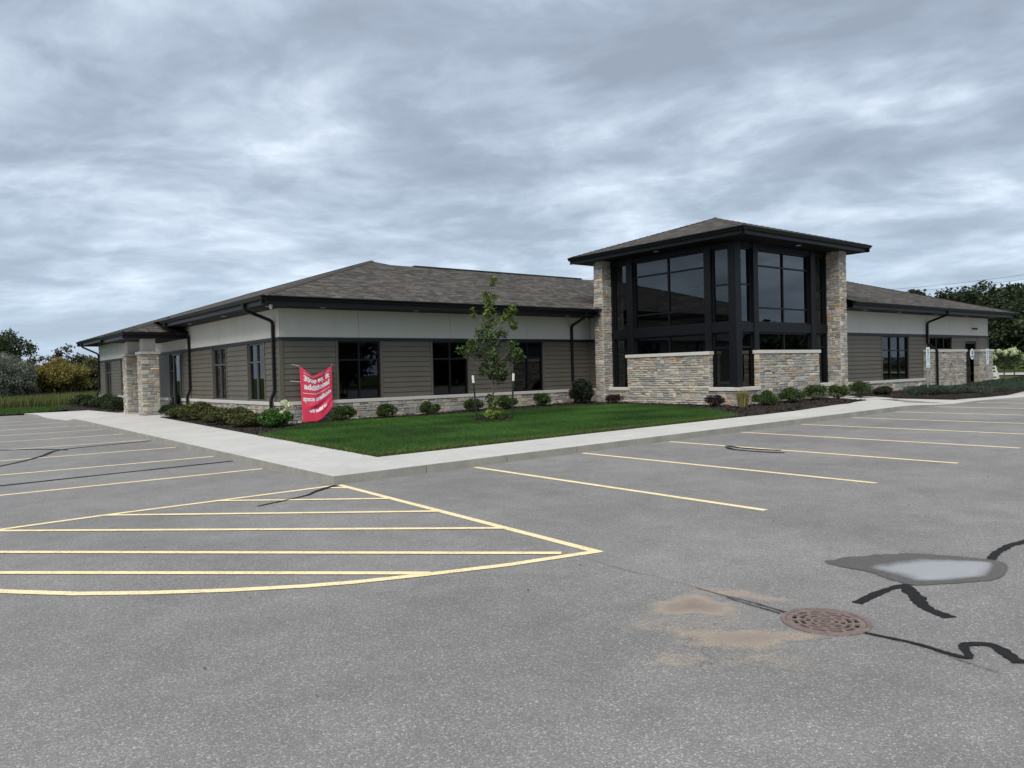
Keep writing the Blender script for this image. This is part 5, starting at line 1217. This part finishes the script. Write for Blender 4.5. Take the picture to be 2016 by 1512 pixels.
# left: trees past the lot
gL = 'trees and tall shrubs past the left end of the lot'
for nm, px, dist, h, cr, cb, lab, base, alt, st_, lf in (
    ('dark_tree', 5, 112, 8.4, 3.4, .25, 'dark green tree rising behind the silvery olive bush', (.020, .036, .010), (.034, .055, .016), 1, .30), ('dark_tree', -35, 105, 8.5, 4.0, .25, 'dark green tree at the left frame edge', (.020, .036, .010), (.034, .055, .016), 1, .30),
    ('silver_olive', 10, 72, 4.2, 2.3, .03, 'silvery grey-green olive bush at the left frame edge', (.17, .19, .15), (.085, .10, .075), 4, .16), ('silver_olive', 40, 76, 4.0, 1.6, .05, 'second silvery grey bush right of the larger olive', (.17, .185, .14), (.09, .10, .08), 4, .16), ('silver_olive', -30, 70, 4.5, 2.6, .03, 'silvery bush cut by the left frame edge', (.17, .19, .15), (.085, .10, .075), 4, .16),
    ('yellowing_shrub', 64, 80, 3.3, 1.6, .20, 'yellow-olive multi-stem shrub nearest the silvery bush', (.19, .155, .036), (.12, .11, .034), 5, .17), ('yellowing_shrub', 86, 78, 3.5, 1.7, .22, 'yellow-green multi-stem shrub with bare lower stems', (.23, .185, .042), (.13, .12, .034), 6, .17), ('yellowing_shrub', 112, 80, 3.9, 1.8, .22, 'golden multi-stem shrub in the middle of the thicket', (.24, .19, .044), (.135, .12, .034), 6, .17),
    ('yellowing_shrub', 140, 78, 3.7, 1.8, .22, 'golden-green shrub left of the red sign', (.20, .172, .042), (.12, .115, .034), 6, .17), ('yellowing_shrub', 172, 84, 3.7, 1.8, .20, 'yellow-green shrub partly hiding the red sign', (.17, .16, .042), (.11, .11, .034), 5, .17), ('yellowing_shrub', 196, 82, 4.0, 1.9, .12, 'olive shrub behind the corner downspout', (.10, .105, .032), (.07, .075, .024), 5, .17),
    ('bronze_sapling', 78, 96, 5.3, 1.5, .45, 'thin bronze-leaved tree left of the thicket gap', (.055, .040, .028), (.04, .045, .02), 2, .26), ('bronze_sapling', 132, 98, 5.6, 1.7, .45, 'thin bronze-leaved tree above the golden shrub', (.045, .040, .024), (.04, .045, .02), 2, .26), ('bronze_sapling', 158, 98, 5.0, 1.4, .5, 'thin leafy tree above the red sign', (.040, .044, .022), (.04, .045, .02), 2, .26)):
    x, y = polar(px, dist); thin = nm == 'bronze_sapling'
    tree(nm, x, y, h, cr, lab, base, alt, .35, (900 if thin else 7000), lf, cb, gL, 16 if thin else 26, .09 if nm != 'dark_tree' else .25, stems=st_, shell=.3)
# rough grass strip in front of the thicket, mown verge
m = 26000; th = YAW-np.arctan((RNG.uniform(-60, 260, m)-1008)/1513); dd = RNG.uniform(58, 86, m); xg, yg = dd*np.cos(th), dd*np.sin(th)
blades('rough_grass', 'tall rough grass below the left thicket', xg, yg, GA(xg, yg)-.06, .75, .02, lambda x, y, m: colours(m, (.075, .098, .026), .35, (.125, .12, .042), .3))
m = 16000; th = YAW-np.arctan((RNG.uniform(-60, 300, m)-1008)/1513); dd = RNG.uniform(84, 100, m); xg, yg = dd*np.cos(th), dd*np.sin(th)
blades('tall_weeds', 'shoulder-high olive weeds growing through the left thicket', xg, yg, GA(xg, yg)-.06, 2.0, .05, lambda x, y, m: colours(m, (.070, .075, .024), .4, (.10, .09, .036), .3), .5)
m = 14000; th = YAW-np.arctan((RNG.uniform(-200, 420, m)-1008)/1513); dd = RNG.uniform(200, 225, m); xg, yg = dd*np.cos(th), dd*np.sin(th); hh = 4+2.2*np.sin(th*90)+1.5*np.sin(th*230)
V, F, C_ = leaf_quads(np.stack([xg, yg, RNG.uniform(0, 1, m)**.8*hh], 1), unit(m), 1.3, .7, colours(m, (.040, .055, .022), .35, (.06, .065, .026), .3))
tag(np_mesh('far_woods', V, F, M_leaf, col=C_, kind='stuff'), 'far low wood on the left horizon', 'woods')
mb = MB(); vp = [polar(-120, 47.3), polar(60, 46.9), polar(150, 52), polar(215, 56), polar(215, 62), polar(-120, 60)]
tag(sheet('verge', vp, lambda x, y: G(x, y)+.06, 3, M_turf), 'mown green verge past the left end of the lot', 'verge')
m = 24000; xg = RNG.uniform(min(p[0] for p in vp), max(p[0] for p in vp), m); yg = RNG.uniform(min(p[1] for p in vp), max(p[1] for p in vp), m); k = in_poly(xg, yg, vp); xg, yg = xg[k], yg[k]
blades('verge_grass', 'short grass blades of the left verge', xg, yg, GA(xg, yg)+.05, .10, .02, lambda x, y, m: colours(m, (.048, .092, .020), .3))
# far red sign seen through the thicket
x, y = polar(166, 120); rs = thing('red_roadside_sign', (x, y, 0), 'small distant red and white sign behind the yellow shrubs', 'sign')
M_redsign = mat('red_sign_face', (.62, .05, .03), .5)
def sgn(a0, a1, z0, z1, nm, m_, d_=0):
    mb = MB(); P = []
    for dq in (0, .12):
        for a, zz in ((a0, z0), (a1, z0), (a1, z1), (a0, z1)): v = Vector((x, y, 0))+RD*a-FD*(d_+dq); P.append((v.x, v.y, zz))
    mb.add(P, [(0, 1, 2, 3), (4, 7, 6, 5), (0, 4, 5, 1), (1, 5, 6, 2), (2, 6, 7, 3), (3, 7, 4, 0)]).build(nm, m_, rs)
sgn(-2.4, .55, 1.75, 2.25, 'board', M_redsign); sgn(-.55, .45, 1.85, 2.2, 'white_panel', M_white, .14); sgn(-2.6, -2.42, 0, 2.4, 'post', M_white); sgn(.6, .78, 0, 2.4, 'post', M_white)
# power lines and their poles (poles stand outside the view)
pa = polar(1500, 120); pb = polar(2300, 80); M_wire = mat('wire', (.03, .03, .03), .6); M_pole = mat('pole_wood', rough=.9, fn=grain((.10, .08, .06), .3, 5, 40, .5, .01))
for (qx, qy), lab in ((pa, 'wooden power pole standing behind the tower'), (pb, 'wooden power pole beyond the right frame edge')):
    t = thing('power_pole', (qx, qy, 0), lab, 'pole'); MB().tube([(qx, qy, -.2), (qx, qy, 13.4)], [.17, .11], 8).build('shaft', M_pole, t); MB().box(qx-.9, qx+.9, qy-.06, qy+.06, 12.5, 12.65).build('crossarm', M_pole, t)
for k_, (z0, z1, o0) in enumerate(((12.7, 9.8, .8), (12.2, 9.4, -.8), (10.1, 7.2, .2), (9.2, 6.7, .2))):
    pts = [(pa[0]+(pb[0]-pa[0])*t_+o0*.3, pa[1]+(pb[1]-pa[1])*t_+o0, z0+(z1-z0)*t_-1.1*math.sin(math.pi*t_)) for t_ in np.linspace(0, 1, 30)]
    mb = MB(); mb.tube(pts, .014, 5); tag(mb.build('power_line', M_wire), ('topmost of the four wires crossing above the right oaks', 'second wire from the top crossing the right oaks', 'third wire from the top crossing the right oaks', 'lowest wire crossing in front of the right oaks')[k_], 'wire', 'power lines')
# what the windows mirror: trees and a shed across the street, behind and right of the camera
for i, (x, y, h, cr) in enumerate(((62, -24, 4.5, 4.5), (72, -14, 4.8, 4.5), (84, -18, 5.5, 5), (56, -38, 6, 5), (96, -30, 7, 6), (76, -38, 6.5, 6), (48, -50, 7, 6), (112, -12, 7, 6), (92, -2, 5.5, 5), (64, -54, 7.5, 6))):
    tree('street_tree', x, y, h, cr, 'leafy street tree across the lot, mirrored in the windows', OAK, (.034, .05, .018), .25, 3500, .8, .05, 'street trees mirrored in the windows', 20, .3)
# twigs and dry leaves on the asphalt
lit = MB()
for i in range(34):
    x = random.uniform(.5, 14); y = random.uniform(2.2, 11); a = random.uniform(0, 6.28); l_ = random.uniform(.008, .022); b_ = l_*random.uniform(.25, .6); z_ = G(x, y)+.006
    ux, uy = math.cos(a), math.sin(a); k = random.uniform(.5, 1.4); c = (.05*k, .04*k, .028*k)
    lit.add([(x-ux*l_, y-uy*l_, z_), (x-uy*b_, y+ux*b_, z_+.008), (x+ux*l_, y+uy*l_, z_+.004), (x+uy*b_, y-ux*b_, z_+.006)], [(0, 1, 2, 3)], c)
tag(lit.build('leaf_litter', M_chip, kind='stuff'), 'scattered dry leaves and grit on the asphalt', 'litter')

m = 9000; xe_ = np.concatenate([RNG.uniform(7.25, 19, m), np.full(2600, 7.3)+RNG.normal(size=2600)*.05]); ye_ = np.concatenate([13.53+np.abs(RNG.normal(size=m))*.12-.04, RNG.uniform(13.5, 20.6, 2600)]); xe_[m:] += (ye_[m:]-13.5)*.033
blades('lawn_edge_grass', 'longer yellow-green grass spilling over the walk edge', xe_, ye_, LHA(xe_, ye_)-.01, .085, .005, lambda x, y, m: colours(m, (.060, .105, .022), .35, (.12, .13, .04), .35), .7)
